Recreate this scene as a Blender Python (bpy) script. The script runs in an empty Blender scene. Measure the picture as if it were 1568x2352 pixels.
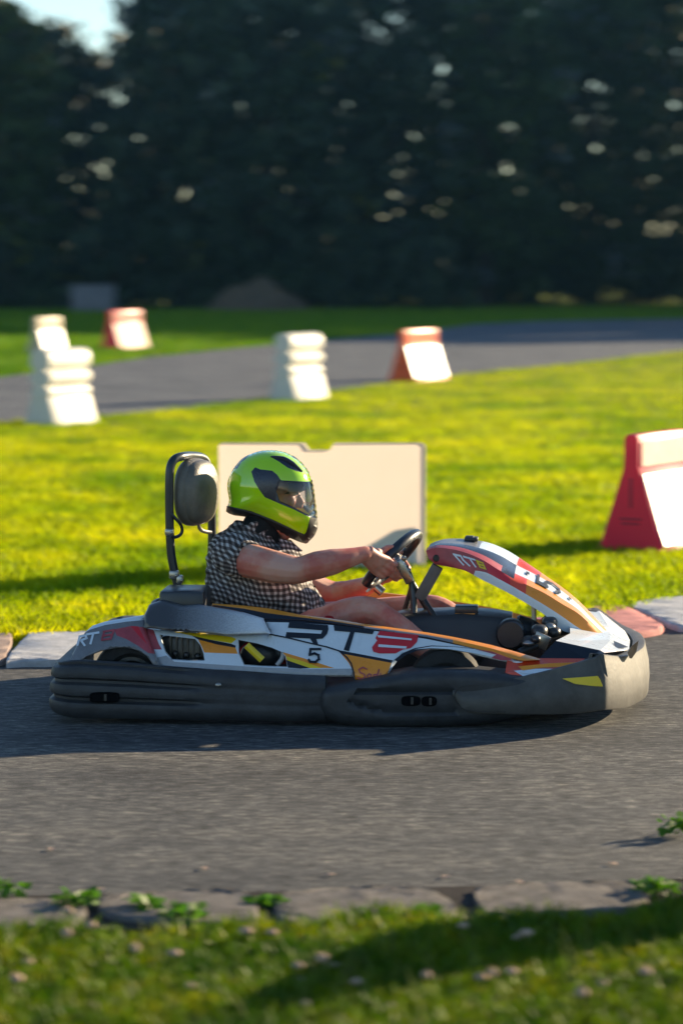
import bpy, bmesh, math, random
import numpy as np
from mathutils import Vector, Matrix
from mathutils.geometry import delaunay_2d_cdt

R = math.radians
random.seed(5)
rng = np.random.default_rng(5)
scene = bpy.context.scene
COL = scene.collection

# ------------------------------------------------------------------ camera
FPX, CX, CY, H = 6920.0, 784.0, 1176.0, 1.58        # focal length in pixels of a 1568 wide frame
PITCH = math.atan(586.0 / FPX)
cam_data = bpy.data.cameras.new("camera")
cam = bpy.data.objects.new("camera", cam_data)
COL.objects.link(cam)
cam.location = (0, 0, H)
cam.rotation_euler = (math.pi / 2 - PITCH, 0, 0)
cam_data.sensor_fit = 'HORIZONTAL'
cam_data.sensor_width = 24.0
cam_data.lens = FPX / 1568.0 * 24.0
cam_data.clip_start = 0.1
cam_data.clip_end = 5000
cam_data.dof.use_dof = True
cam_data.dof.focus_distance = 10.35
cam_data.dof.aperture_fstop = 2.9
cam_data.dof.aperture_ratio = 0.55
scene.camera = cam

# ------------------------------------------------------------------ light
SUN_AZ, SUN_EL = 36.0, 15.5                          # azimuth from +X towards +Y
world = bpy.data.worlds.new("World")
scene.world = world
world.use_nodes = True
nt = world.node_tree
nt.nodes.clear()
sky = nt.nodes.new("ShaderNodeTexSky")
sky.sky_type = 'NISHITA'
sky.sun_disc = False
sky.sun_elevation = R(SUN_EL)
sky.sun_rotation = R(90 - SUN_AZ)
sky.altitude = 100
sky.air_density = 1.0
sky.dust_density = 0.0
sky.ozone_density = 2.6
bg = nt.nodes.new("ShaderNodeBackground")
bg.inputs[1].default_value = 0.075
outw = nt.nodes.new("ShaderNodeOutputWorld")
nt.links.new(sky.outputs[0], bg.inputs[0])
nt.links.new(bg.outputs[0], outw.inputs[0])
sun_data = bpy.data.lights.new("sun", 'SUN')
sun_data.energy = 5.0
sun_data.angle = R(0.6)
sun_data.color = (1.0, 0.80, 0.52)
sun = bpy.data.objects.new("sun", sun_data)
COL.objects.link(sun)
sd = Vector((math.cos(R(SUN_AZ)) * math.cos(R(SUN_EL)), math.sin(R(SUN_AZ)) * math.cos(R(SUN_EL)), math.sin(R(SUN_EL))))
sun.rotation_euler = sd.to_track_quat('Z', 'Y').to_euler()
sun.location = (0, 0, 20)
scene.view_settings.view_transform = 'Standard'
scene.view_settings.look = 'None'
scene.view_settings.exposure = 1.5
scene.view_settings.gamma = 1.0
scene.render.film_transparent = False
scene.cycles.use_denoising = True
scene.cycles.max_bounces = 8
scene.cycles.transparent_max_bounces = 16

# ------------------------------------------------------------------ pixel -> point helpers (1568 x 2352 frame)
_f = Vector((0, math.cos(PITCH), -math.sin(PITCH)))
_u = Vector((0, math.sin(PITCH), math.cos(PITCH)))
_r = Vector((1, 0, 0))
EYE = Vector((0, 0, H))
def ray(u, v): return _f * FPX + _r * (u - CX) + _u * (CY - v)
def onY(u, v, Y):
    d = ray(u, v); return EYE + d * (Y / d.y)
def onG(u, v, z=0.0):
    d = ray(u, v); return EYE + d * ((z - H) / d.z)
# kart frame: s forward, d away from the near side, z up
YAW = R(4.0)
KO = Vector((0, 10.03, 0))
KA = Vector((math.cos(YAW), -math.sin(YAW), 0))
KN = Vector((math.sin(YAW), math.cos(YAW), 0))
KW = 1.36
def kw(s, d, z): return KO + KA * s + KN * d + Vector((0, 0, z))
def kp(u, v, d):
    r_ = ray(u, v)
    t = (d - (EYE - KO).dot(KN)) / r_.dot(KN)
    P = EYE + r_ * t - KO
    return (P.dot(KA), d, P.z)
def kP(u, v, d): return kw(*kp(u, v, d))

# ------------------------------------------------------------------ materials
def lin(h):
    h = h.lstrip('#'); c = [int(h[i:i + 2], 16) / 255 for i in (0, 2, 4)]
    return tuple((x / 12.92 if x <= .04045 else ((x + .055) / 1.055) ** 2.4) for x in c) + (1,)
def newmat(name):
    m = bpy.data.materials.new(name); m.use_nodes = True
    n = m.node_tree; b = n.nodes["Principled BSDF"]
    return m, n, b
def objcoord(n, scale=(1, 1, 1), rot=(0, 0, 0)):
    tc = n.nodes.new("ShaderNodeTexCoord"); mp = n.nodes.new("ShaderNodeMapping")
    mp.inputs['Scale'].default_value = scale; mp.inputs['Rotation'].default_value = rot
    n.links.new(tc.outputs['Object'], mp.inputs[0]); return mp.outputs[0]
def noise(n, vec, scale, detail=4, rough=.6):
    t = n.nodes.new("ShaderNodeTexNoise"); t.inputs['Scale'].default_value = scale
    t.inputs['Detail'].default_value = detail; t.inputs['Roughness'].default_value = rough
    n.links.new(vec, t.inputs['Vector']); return t.outputs[0]
def ramp(n, fac, stops):
    r = n.nodes.new("ShaderNodeValToRGB")
    while len(r.color_ramp.elements) < len(stops): r.color_ramp.elements.new(.5)
    for e, (p, c) in zip(r.color_ramp.elements, stops):
        e.position = p; e.color = c if len(c) == 4 else tuple(c) + (1,)
    n.links.new(fac, r.inputs[0]); return r.outputs[0]
def mixc(n, fac, a, b):
    m = n.nodes.new("ShaderNodeMix"); m.data_type = 'RGBA'
    if isinstance(fac, float): m.inputs[0].default_value = fac
    else: n.links.new(fac, m.inputs[0])
    for s, x in ((6, a), (7, b)):
        if isinstance(x, tuple): m.inputs[s].default_value = x if len(x) == 4 else x + (1,)
        else: n.links.new(x, m.inputs[s])
    return m.outputs[2]
def bump(n, b, h, strength=.3, dist=.01):
    k = n.nodes.new("ShaderNodeBump"); k.inputs['Strength'].default_value = strength
    k.inputs['Distance'].default_value = dist
    n.links.new(h, k.inputs['Height']); n.links.new(k.outputs[0], b.inputs['Normal'])
def math_(n, op, a, b=None):
    m = n.nodes.new("ShaderNodeMath"); m.operation = op
    for i, x in enumerate((a, b)):
        if x is None: continue
        if isinstance(x, (int, float)): m.inputs[i].default_value = x
        else: n.links.new(x, m.inputs[i])
    return m.outputs[0]
def plastic(name, col, rough=.45, var=.12, sc=9.0, spec=.5, bstr=0.0, metal=0.0, coat=0.0):
    m, n, b = newmat(name)
    c = lin(col) if isinstance(col, str) else tuple(col) + (1,)
    v = objcoord(n)
    nz = noise(n, v, sc, 6, .65)
    dark = tuple(x * (1 - var) for x in c[:3]); lite = tuple(min(1, x * (1 + var)) for x in c[:3])
    n.links.new(ramp(n, nz, [(.3, dark), (.7, lite)]), b.inputs['Base Color'])
    rr = n.nodes.new("ShaderNodeMapRange"); rr.inputs[3].default_value = max(0, rough - .1); rr.inputs[4].default_value = min(1, rough + .12)
    n.links.new(noise(n, v, sc * 2.3, 4), rr.inputs[0]); n.links.new(rr.outputs[0], b.inputs['Roughness'])
    b.inputs['Specular IOR Level'].default_value = spec; b.inputs['Metallic'].default_value = metal
    b.inputs['Coat Weight'].default_value = coat
    if bstr: bump(n, b, noise(n, v, sc * 6, 4), bstr, .004)
    return m

M = {}
M['bumper'] = plastic('scuffed_black_plastic', (.028, .030, .034), .5, .35, 14, .4, .35)
M['front'] = plastic('dusty_black_plastic', (.068, .065, .059), .5, .45, 7, .4, .22)
M['black'] = plastic('black_plastic', (.012, .013, .016), .42, .2, 12)
M['dark'] = plastic('dark_sticker', (.010, .014, .024), .45, .1, 12, .3)
M['void'] = plastic('slot_shade', (.003, .003, .004), .9, .1, 12, .05)  # near-black colour paints the shade inside slots and pockets
M['tyre'] = plastic('rubber', (.016, .016, .017), .75, .3, 30, .3, .4)
M['white'] = plastic('white_panel', (.57, .635, .70), .28, .05, 6, .5, 0, 0, .3)
M['grey'] = plastic('carbon_print', (.16, .165, .18), .35, .12, 60)
M['lgrey'] = plastic('light_carbon_print', (.30, .31, .33), .35, .1, 60)
M['orange'] = plastic('orange_sticker', (.72, .25, .012), .3, .06, 6, .5, 0, 0, .3)
M['redor'] = plastic('red_orange_sticker', (.60, .055, .015), .3, .06, 6, .5, 0, 0, .3)
M['red'] = plastic('red_sticker', (.50, .012, .022), .3, .06, 6, .5, 0, 0, .3)
M['pink'] = plastic('faded_red_sticker', (.34, .055, .07), .4, .25, 20)
M['yellow'] = plastic('yellow_sticker', (.68, .50, .01), .35, .06, 6)
M['metal'] = plastic('worn_steel', (.35, .33, .30), .3, .3, 25, .5, 0, .9)
M['dmetal'] = plastic('dark_steel', (.06, .06, .06), .35, .3, 25, .5, 0, .6)
M['tube'] = plastic('black_powder_coat', (.016, .020, .028), .32, .15, 12)
M['seat'] = plastic('seat_shell', (.02, .021, .024), .4, .2, 12)
M['redcloth'] = plastic('red_cloth', (.32, .012, .02), .85, .2, 30, .2, .5)
M['lime'] = plastic('lime_shell', (.36, .68, .0), .14, .03, 5, .5, 0, 0, .9)
M['hdark'] = plastic('helmet_dark', (.022, .026, .045), .25, .1, 8)
M['hblack'] = plastic('helmet_black', (.012, .012, .013), .45, .15, 8)
M['scarf'] = plastic('dark_balaclava', (.012, .016, .018), .9, .4, 30, .1)

def fade_mat():
    m, n, b = newmat('carbon_fade_print')
    tc = n.nodes.new("ShaderNodeTexCoord"); sp = n.nodes.new("ShaderNodeSeparateXYZ"); n.links.new(tc.outputs['Object'], sp.inputs[0])
    mr = n.nodes.new("ShaderNodeMapRange"); mr.inputs[1].default_value = -.66; mr.inputs[2].default_value = -.30; n.links.new(sp.outputs[0], mr.inputs[0])
    dots = noise(n, tc.outputs['Object'], 240, 2)
    f = math_(n, 'ADD', mr.outputs[0], math_(n, 'MULTIPLY', math_(n, 'SUBTRACT', dots, .5), .5))
    n.links.new(ramp(n, f, [(.1, (.05, .052, .058)), (.55, (.26, .27, .29)), (.9, (.60, .62, .64))]), b.inputs['Base Color'])
    b.inputs['Roughness'].default_value = .32; return m
M['fade'] = fade_mat()
def headrest_mat():
    m = plastic('worn_vinyl', (.125, .112, .088), .42, .25, 18, .5, .5); return m
M['vinyl'] = headrest_mat()

def glass_mat():
    m, n, b = newmat('visor_glass')
    n.nodes.remove(b)
    t = n.nodes.new("ShaderNodeBsdfTransparent"); t.inputs[0].default_value = (.72, .74, .78, 1)
    g = n.nodes.new("ShaderNodeBsdfGlossy"); g.inputs[1].default_value = .04
    fr = n.nodes.new("ShaderNodeFresnel"); fr.inputs[0].default_value = 1.5
    mx = n.nodes.new("ShaderNodeMixShader")
    out = n.nodes["Material Output"]
    n.links.new(math_(n, 'MULTIPLY', fr.outputs[0], 1.3), mx.inputs[0]); n.links.new(t.outputs[0], mx.inputs[1]); n.links.new(g.outputs[0], mx.inputs[2])
    n.links.new(mx.outputs[0], out.inputs[0])
    return m
M['glass'] = glass_mat()

def skin_mat():
    m, n, b = newmat('skin')
    v = objcoord(n)
    c = ramp(n, noise(n, v, 9, 5, .6), [(.36, (.46, .12, .085)), (.5, (.52, .22, .155)), (.62, (.54, .29, .22))])
    n.links.new(c, b.inputs['Base Color'])
    b.inputs['Subsurface Weight'].default_value = .25
    b.inputs['Subsurface Radius'].default_value = (.02, .007, .004)
    b.inputs['Subsurface Scale'].default_value = .4
    b.inputs['Roughness'].default_value = .48
    bump(n, b, noise(n, v, 160, 3), .15, .002)
    return m
M['skin'] = skin_mat()

def plaid_mat():
    m, n, b = newmat('gingham_shirt')
    v = objcoord(n)
    nz = n.nodes.new("ShaderNodeTexNoise"); nz.inputs['Scale'].default_value = 6; nz.inputs['Detail'].default_value = 2
    n.links.new(v, nz.inputs['Vector'])
    vs = n.nodes.new("ShaderNodeVectorMath"); vs.operation = 'SUBTRACT'; vs.inputs[1].default_value = (.5, .5, .5)
    n.links.new(nz.outputs[1], vs.inputs[0])
    vm = n.nodes.new("ShaderNodeVectorMath"); vm.operation = 'SCALE'; vm.inputs['Scale'].default_value = .065
    n.links.new(vs.outputs[0], vm.inputs[0])
    va = n.nodes.new("ShaderNodeVectorMath"); va.operation = 'ADD'
    n.links.new(v, va.inputs[0]); n.links.new(vm.outputs[0], va.inputs[1])
    sp = n.nodes.new("ShaderNodeSeparateXYZ"); n.links.new(va.outputs[0], sp.inputs[0])
    k = 2 * math.pi / .0172
    # threads follow the leaning back: rotate slightly
    a = math_(n, 'ADD', math_(n, 'MULTIPLY', sp.outputs[0], .97), math_(n, 'MULTIPLY', sp.outputs[2], .22))
    a = math_(n, 'ADD', a, math_(n, 'MULTIPLY', sp.outputs[1], .25))
    c = math_(n, 'ADD', math_(n, 'MULTIPLY', sp.outputs[2], .97), math_(n, 'MULTIPLY', sp.outputs[0], .18))
    def band(x):
        s = math_(n, 'SINE', math_(n, 'MULTIPLY', x, k))
        mr = n.nodes.new("ShaderNodeMapRange"); mr.interpolation_type = 'SMOOTHSTEP'
        mr.inputs[1].default_value = -.35; mr.inputs[2].default_value = .6
        n.links.new(s, mr.inputs[0]); return mr.outputs[0]
    sm = math_(n, 'MULTIPLY', math_(n, 'ADD', band(a), band(c)), .5)
    col = ramp(n, sm, [(0, (.032, .027, .027)), (.5, (.13, .11, .105)), (1, (.44, .415, .40))])
    n.links.new(col, b.inputs['Base Color']); b.inputs['Roughness'].default_value = .85
    b.inputs['Specular IOR Level'].default_value = .15
    bump(n, b, noise(n, v, 16, 3), .6, .02)
    return m
M['plaid'] = plaid_mat()

def trans_mat(name, col, tcol, fac, rough=.5, var=.08):
    m, n, b = newmat(name)
    v = objcoord(n)
    n.links.new(ramp(n, noise(n, v, 3, 5), [(.3, tuple(x * (1 - var) for x in col)), (.7, tuple(min(1, x * (1 + var)) for x in col))]), b.inputs['Base Color'])
    b.inputs['Roughness'].default_value = rough
    t = n.nodes.new("ShaderNodeBsdfTranslucent"); t.inputs[0].default_value = tuple(tcol) + (1,)
    mx = n.nodes.new("ShaderNodeMixShader"); mx.inputs[0].default_value = fac
    out = n.nodes["Material Output"]
    n.links.new(b.outputs[0], mx.inputs[1]); n.links.new(t.outputs[0], mx.inputs[2]); n.links.new(mx.outputs[0], out.inputs[0])
    return m
M['boardw'] = trans_mat('milky_white_plastic', (.64, .60, .58), (.62, .52, .46), .6, .5, .10)
M['blockw'] = trans_mat('white_barrier_plastic', (.60, .575, .52), (.6, .5, .4), .06)
M['redb'] = trans_mat('red_barrier_plastic', (.88, .025, .085), (.95, .03, .07), .42, .38)
M['orangeb'] = trans_mat('orange_barrier_plastic', (.80, .11, .008), (.95, .14, .01), .25, .4)
M['fadedb'] = trans_mat('faded_red_barrier_plastic', (.50, .17, .12), (.6, .12, .08), .15, .5)
M['tanb'] = plastic('weathered_cream_plastic', (.50, .40, .27), .5, .15, 5)
M['panelw'] = plastic('white_sign_panel', (.82, .82, .80), .4, .04, 4)
M['glareb'] = plastic('sun_glare_pink', (.80, .50, .42), .4, .1, 5)  # pale pink paints the sun glare on the red barriers' upper band

def asphalt(name, base, tint=(1, 1, 1)):
    m, n, b = newmat(name)
    v = objcoord(n); vs = objcoord(n, (.28, 1, 1))
    c1 = noise(n, vs, 62, 8, .85); c2 = noise(n, v, 1.3, 5, .6)
    b0 = tuple(base * t for t in tint)
    col = ramp(n, c1, [(.40, tuple(x * .1 for x in b0)), (.5, b0), (.56, tuple(x * 1.8 for x in b0)), (.62, tuple(x * 4.5 * w for x, w in zip(b0, (1.1, 1, .8))))])
    c3 = noise(n, objcoord(n, (.05, 1, 1)), 2.6, 5, .6)
    c2 = math_(n, 'ADD', math_(n, 'MULTIPLY', c2, .5), math_(n, 'MULTIPLY', c3, .5))
    pat = ramp(n, c2, [(.38, (.55, .57, .62)), (.5, (1, 1, 1)), (.62, (1.35, 1.3, 1.22))])
    mm = n.nodes.new("ShaderNodeMix"); mm.data_type = 'RGBA'; mm.blend_type = 'MULTIPLY'; mm.inputs[0].default_value = 1
    n.links.new(col, mm.inputs[6]); n.links.new(pat, mm.inputs[7]); n.links.new(mm.outputs[2], b.inputs['Base Color'])
    b.inputs['Roughness'].default_value = .8; b.inputs['Specular IOR Level'].default_value = .3
    bump(n, b, c1, .75, .012)
    return m
M['road'] = asphalt('asphalt_near', .058, (.96, .98, 1.03))
M['road2'] = asphalt('asphalt_far', .080, (.90, .98, 1.14))

def ground_mat():
    m, n, b = newmat('lawn_soil')
    v = objcoord(n)
    c = ramp(n, noise(n, v, 1.4, 8, .7), [(.3, (.06, .09, .004)), (.5, (.14, .17, .004)), (.7, (.24, .25, .008))])
    n.links.new(c, b.inputs['Base Color']); b.inputs['Roughness'].default_value = .9
    b.inputs['Specular IOR Level'].default_value = .1
    bump(n, b, noise(n, v, 9, 6), 1, .08)
    return m
M['ground'] = ground_mat()

def leafy(name, stops, tr, tfac=.45, sc=1.2, rough=.5, spec=.3, patch=0):
    m, n, b = newmat(name)
    v = objcoord(n)
    c = ramp(n, noise(n, v, sc, 6, .75), stops)
    if patch:
        pm = n.nodes.new('ShaderNodeMix'); pm.data_type = 'RGBA'; pm.blend_type = 'MULTIPLY'; pm.inputs[0].default_value = 1
        n.links.new(c, pm.inputs[6]); n.links.new(ramp(n, noise(n, v, patch, 4, .6), [(.38, (.42, .62, .8)), (.52, (1, 1, 1)), (.66, (1.25, 1.12, 1.2))]), pm.inputs[7]); c = pm.outputs[2]
    n.links.new(c, b.inputs['Base Color']); b.inputs['Roughness'].default_value = rough
    b.inputs['Specular IOR Level'].default_value = spec
    t = n.nodes.new("ShaderNodeBsdfTranslucent")
    mm = n.nodes.new("ShaderNodeMix"); mm.data_type = 'RGBA'; mm.blend_type = 'MULTIPLY'; mm.inputs[0].default_value = 1
    n.links.new(c, mm.inputs[6]); mm.inputs[7].default_value = tuple(tr) + (1,)
    n.links.new(mm.outputs[2], t.inputs[0])
    mx = n.nodes.new("ShaderNodeMixShader"); mx.inputs[0].default_value = tfac
    out = n.nodes["Material Output"]
    n.links.new(b.outputs[0], mx.inputs[1]); n.links.new(t.outputs[0], mx.inputs[2]); n.links.new(mx.outputs[0], out.inputs[0])
    return m
M['grass'] = leafy('grass_blades', [(.3, (.12, .17, .002)), (.5, (.265, .32, .002)), (.68, (.43, .42, .004))], (1.5, 1.5, .6), .5, 1.6, .55, .05, .55)
M['grass_back'] = leafy('shade_tinted_lawn_blades', [(.3, (.04, .12, .012)), (.5, (.10, .20, .010)), (.68, (.20, .26, .010))], (1.2, 1.3, .6), .4, 1.6, .55, .05)  # darker, greener than the lawn: tree shade partly put into the colour
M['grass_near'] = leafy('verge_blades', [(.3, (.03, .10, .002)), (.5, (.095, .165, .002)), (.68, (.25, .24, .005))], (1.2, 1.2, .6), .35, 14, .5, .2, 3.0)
M['leaf'] = leafy('tree_leaves', [(.25, (.008, .018, .014)), (.5, (.017, .040, .020)), (.75, (.036, .068, .022))], (1, 1, .5), .12, .8, .55, .35)
M['leaf_pale'] = leafy('pale_glint_leaves', [(.3, (.05, .07, .075)), (.7, (.10, .13, .14))], (1, 1, 1), .1, 2, .4, .5)  # pale colour stands in for the shine of leaves in the crowns
M['leaf_lit'] = leafy('sunlit_leaves', [(.3, (.08, .11, .01)), (.7, (.16, .16, .015))], (1, 1, .4), .3, 2, .5, .3)  # brighter copy of the leaf colour, painting sunlit clumps
M['weed'] = leafy('weed_leaves', [(.3, (.04, .13, .008)), (.7, (.10, .20, .01))], (1, 1.2, .5), .4, 20, .5, .3)
M['leaf2'] = leafy('greener_leaves', [(.25, (.012, .030, .010)), (.5, (.024, .052, .010)), (.75, (.05, .085, .010))], (1, 1, .5), .15, .8, .55, .35)
M['bark'] = plastic('bark', (.05, .04, .03), .9, .4, 6, .1, .6)
M['concrete'] = plastic('kerb_concrete', (.42, .42, .43), .85, .25, 22, .2, .8)
M['stone'] = plastic('kerb_stone', (.13, .118, .108), .9, .45, 26, .2, 1.0)
M['brownkerb'] = plastic('weathered_kerb_concrete', (.30, .22, .18), .85, .3, 14, .2, .6)
M['redkerb'] = plastic('red_painted_concrete', (.48, .20, .18), .8, .25, 14, .2, .6)
M['dirt'] = plastic('dirt', (.10, .075, .05), .95, .35, 5, .1, 1.0)
M['seedhead'] = plastic('seed_head', (.42, .30, .22), .9, .2, 60, .1)
M['stem'] = plastic('stalk', (.10, .12, .03), .8, .2, 30, .1)

# ------------------------------------------------------------------ object builders
def tag(o, label=None, cat=None, group=None, kind=None):
    if label: o['label'] = label
    if cat: o['category'] = cat
    if group: o['group'] = group
    if kind: o['kind'] = kind
    return o
def thing(name, loc, label, cat, group=None):
    o = bpy.data.objects.new(name, None); COL.objects.link(o)
    o.location = loc; o.empty_display_size = .1
    return tag(o, label, cat, group)
def root_of(p):
    v = Vector((0, 0, 0))
    while p is not None:
        v += Vector(p.location); p = p.parent
    return v
def mesh_obj(name, verts, faces, mats, parent=None, mi=None, smooth=True, origin=None, fix=True):
    """verts in world coordinates; the object's origin goes to `origin` or to its parent's"""
    off = root_of(parent) if parent is not None else (Vector(origin) if origin is not None else Vector((0, 0, 0)))
    me = bpy.data.meshes.new(name)
    me.from_pydata([tuple(Vector(v) - off) for v in verts], [], faces)
    if not isinstance(mats, (list, tuple)): mats = [mats]
    for m in mats: me.materials.append(m)
    if mi is not None: me.polygons.foreach_set('material_index', mi)
    if fix:
        bm = bmesh.new(); bm.from_mesh(me)
        bmesh.ops.remove_doubles(bm, verts=bm.verts, dist=1e-5)
        bmesh.ops.recalc_face_normals(bm, faces=bm.faces)
        bm.to_mesh(me); bm.free()
    me.polygons.foreach_set('use_smooth', [smooth] * len(me.polygons))
    if smooth:
        me.set_sharp_from_angle(angle=R(38))
    me.update()
    o = bpy.data.objects.new(name, me); COL.objects.link(o)
    if parent is not None: o.parent = parent
    else: o.location = off
    return o

class G:
    """collects geometry"""
    def __init__(s): s.v = []; s.f = []; s.m = []
    def add(s, V, F, m=0):
        n = len(s.v); s.v += [Vector(x) for x in V]; s.f += [tuple(i + n for i in f) for f in F]; s.m += [m] * len(F)
    def box(s, c, size, m=0, ax=None, bev=0.0, seg=2):
        c = Vector(c); ax = ax or (Vector((1, 0, 0)), Vector((0, 1, 0)), Vector((0, 0, 1)))
        bm = bmesh.new(); bmesh.ops.create_cube(bm, size=1)
        for q in bm.verts: q.co = Vector((q.co.x * size[0], q.co.y * size[1], q.co.z * size[2]))
        if bev: bmesh.ops.bevel(bm, geom=bm.edges[:], offset=bev, segments=seg, affect='EDGES', profile=.5)
        bm.verts.ensure_lookup_table()
        V = [c + ax[0] * q.co.x + ax[1] * q.co.y + ax[2] * q.co.z for q in bm.verts]
        F = [tuple(q.index for q in f.verts) for f in bm.faces]
        bm.free(); s.add(V, F, m)
    def tube(s, pts, r, m=0, seg=12, cap=True, smooth=0):
        pts = [Vector(p) for p in pts]
        rs = list(r) if isinstance(r, (list, tuple)) else [r] * len(pts)
        if smooth: pts, rs = spline(pts, rs, smooth)
        n = len(pts); rings = []
        up = Vector((.13, .29, .95)).normalized(); prev = None
        for i, p in enumerate(pts):
            t = (pts[min(i + 1, n - 1)] - pts[max(i - 1, 0)]).normalized()
            a = (prev if prev is not None else up); a = (a - t * a.dot(t))
            if a.length < 1e-4: a = t.orthogonal()
            a.normalize(); prev = a; b = t.cross(a)
            rings.append([p + (a * math.cos(k * 2 * math.pi / seg) + b * math.sin(k * 2 * math.pi / seg)) * rs[i] for k in range(seg)])
        s.loft(rings, m, True, cap)
    def loft(s, rings, m=0, closed=True, cap=True, loop=False):
        k = len(rings[0]); V = [p for rg in rings for p in rg]; F = []
        nr = len(rings)
        for i in range(nr if loop else nr - 1):
            j2 = (i + 1) % nr
            for j in range(k if closed else k - 1):
                F.append((i * k + j, i * k + (j + 1) % k, j2 * k + (j + 1) % k, j2 * k + j))
        if cap and not loop:
            F.append(tuple(range(k))[::-1]); F.append(tuple((nr - 1) * k + j for j in range(k)))
        s.add(V, F, m)
    def lathe(s, c, axis, prof, m=0, seg=32):
        """prof: (along axis, radius)"""
        c = Vector(c); axis = Vector(axis).normalized(); a = axis.orthogonal().normalized(); b = axis.cross(a)
        rings = [[c + axis * h_ + (a * math.cos(2 * math.pi * k / seg) + b * math.sin(2 * math.pi * k / seg)) * r_ for k in range(seg)] for h_, r_ in prof]
        s.loft(rings, m, True, prof[0][1] > 1e-4)
    def ell(s, c, rad, ax=None, m=0, seg=20, rings=12, p=2.0):
        c = Vector(c); ax = ax or (Vector((1, 0, 0)), Vector((0, 1, 0)), Vector((0, 0, 1)))
        def sg(x, e): return math.copysign(abs(x) ** e, x)
        e = 2.0 / p; V = []
        for i in range(rings + 1):
            th = -math.pi / 2 + math.pi * i / rings
            for k in range(seg):
                ph = 2 * math.pi * k / seg
                V.append(c + ax[0] * rad[0] * sg(math.cos(th), e) * sg(math.cos(ph), e) + ax[1] * rad[1] * sg(math.cos(th), e) * sg(math.sin(ph), e) + ax[2] * rad[2] * sg(math.sin(th), e))
        F = [(i * seg + k, i * seg + (k + 1) % seg, (i + 1) * seg + (k + 1) % seg, (i + 1) * seg + k) for i in range(rings) for k in range(seg)]
        s.add(V, F, m)
    def build(s, name, mats, parent=None, smooth=True, origin=None, fix=True):
        return mesh_obj(name, s.v, s.f, mats, parent, s.m, smooth, origin, fix)

def spline(pts, rs, k):
    P = []; Q = []; n = len(pts)
    for i in range(n - 1):
        p0, p1, p2, p3 = pts[max(i - 1, 0)], pts[i], pts[i + 1], pts[min(i + 2, n - 1)]
        for j in range(k):
            t = j / k
            P.append(.5 * ((2 * p1) + (p2 - p0) * t + (2 * p0 - 5 * p1 + 4 * p2 - p3) * t * t + (3 * p1 - p0 - 3 * p2 + p3) * t ** 3))
            Q.append(rs[i] * (1 - t) + rs[i + 1] * t)
    P.append(pts[-1]); Q.append(rs[-1]); return P, Q
def cspline2(pts, k, closed=True):
    """smooth 2-D polygon"""
    n = len(pts); out = []
    for i in range(n if closed else n - 1):
        g = (lambda q: pts[q % n]) if closed else (lambda q: pts[min(max(q, 0), n - 1)])
        p0, p1, p2, p3 = g(i - 1), g(i), g(i + 1), g(i + 2)
        for j in range(k):
            t = j / k
            out.append(tuple(.5 * ((2 * p1[a]) + (p2[a] - p0[a]) * t + (2 * p0[a] - 5 * p1[a] + 4 * p2[a] - p3[a]) * t * t + (3 * p1[a] - p0[a] - 3 * p2[a] + p3[a]) * t ** 3) for a in (0, 1)))
    if not closed: out.append(tuple(pts[-1]))
    return out
def dens(poly, step):
    out = []
    for i, p in enumerate(poly):
        q = poly[(i + 1) % len(poly)]; L = math.hypot(q[0] - p[0], q[1] - p[1]); k = max(1, int(L / step))
        for j in range(k): out.append((p[0] + (q[0] - p[0]) * j / k, p[1] + (q[1] - p[1]) * j / k))
    return out
def inside(p, poly):
    x, y = p; c = False; n = len(poly); j = n - 1
    for i in range(n):
        xi, yi = poly[i]; xj, yj = poly[j]
        if (yi > y) != (yj > y) and x < (xj - xi) * (y - yi) / (yj - yi) + xi: c = not c
        j = i
    return c
def distpoly(p, poly):
    P = np.array(poly); Q = np.roll(P, -1, 0); d = Q - P; w = np.array(p) - P
    t = np.clip((w * d).sum(1) / np.maximum((d * d).sum(1), 1e-9), 0, 1)
    e = w - d * t[:, None]; return float(np.sqrt((e * e).sum(1).min()))
def cdt(polys, extra):
    V = []; E = []
    for pl in polys:
        n0 = len(V); V += [Vector(p) for p in pl]; E += [(n0 + i, n0 + (i + 1) % len(pl)) for i in range(len(pl))]
    V += [Vector(p) for p in extra]
    r = delaunay_2d_cdt(V, E, [], 0, 1e-4)
    return [tuple(x) for x in r[0]], [tuple(f) for f in r[2]]

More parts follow.
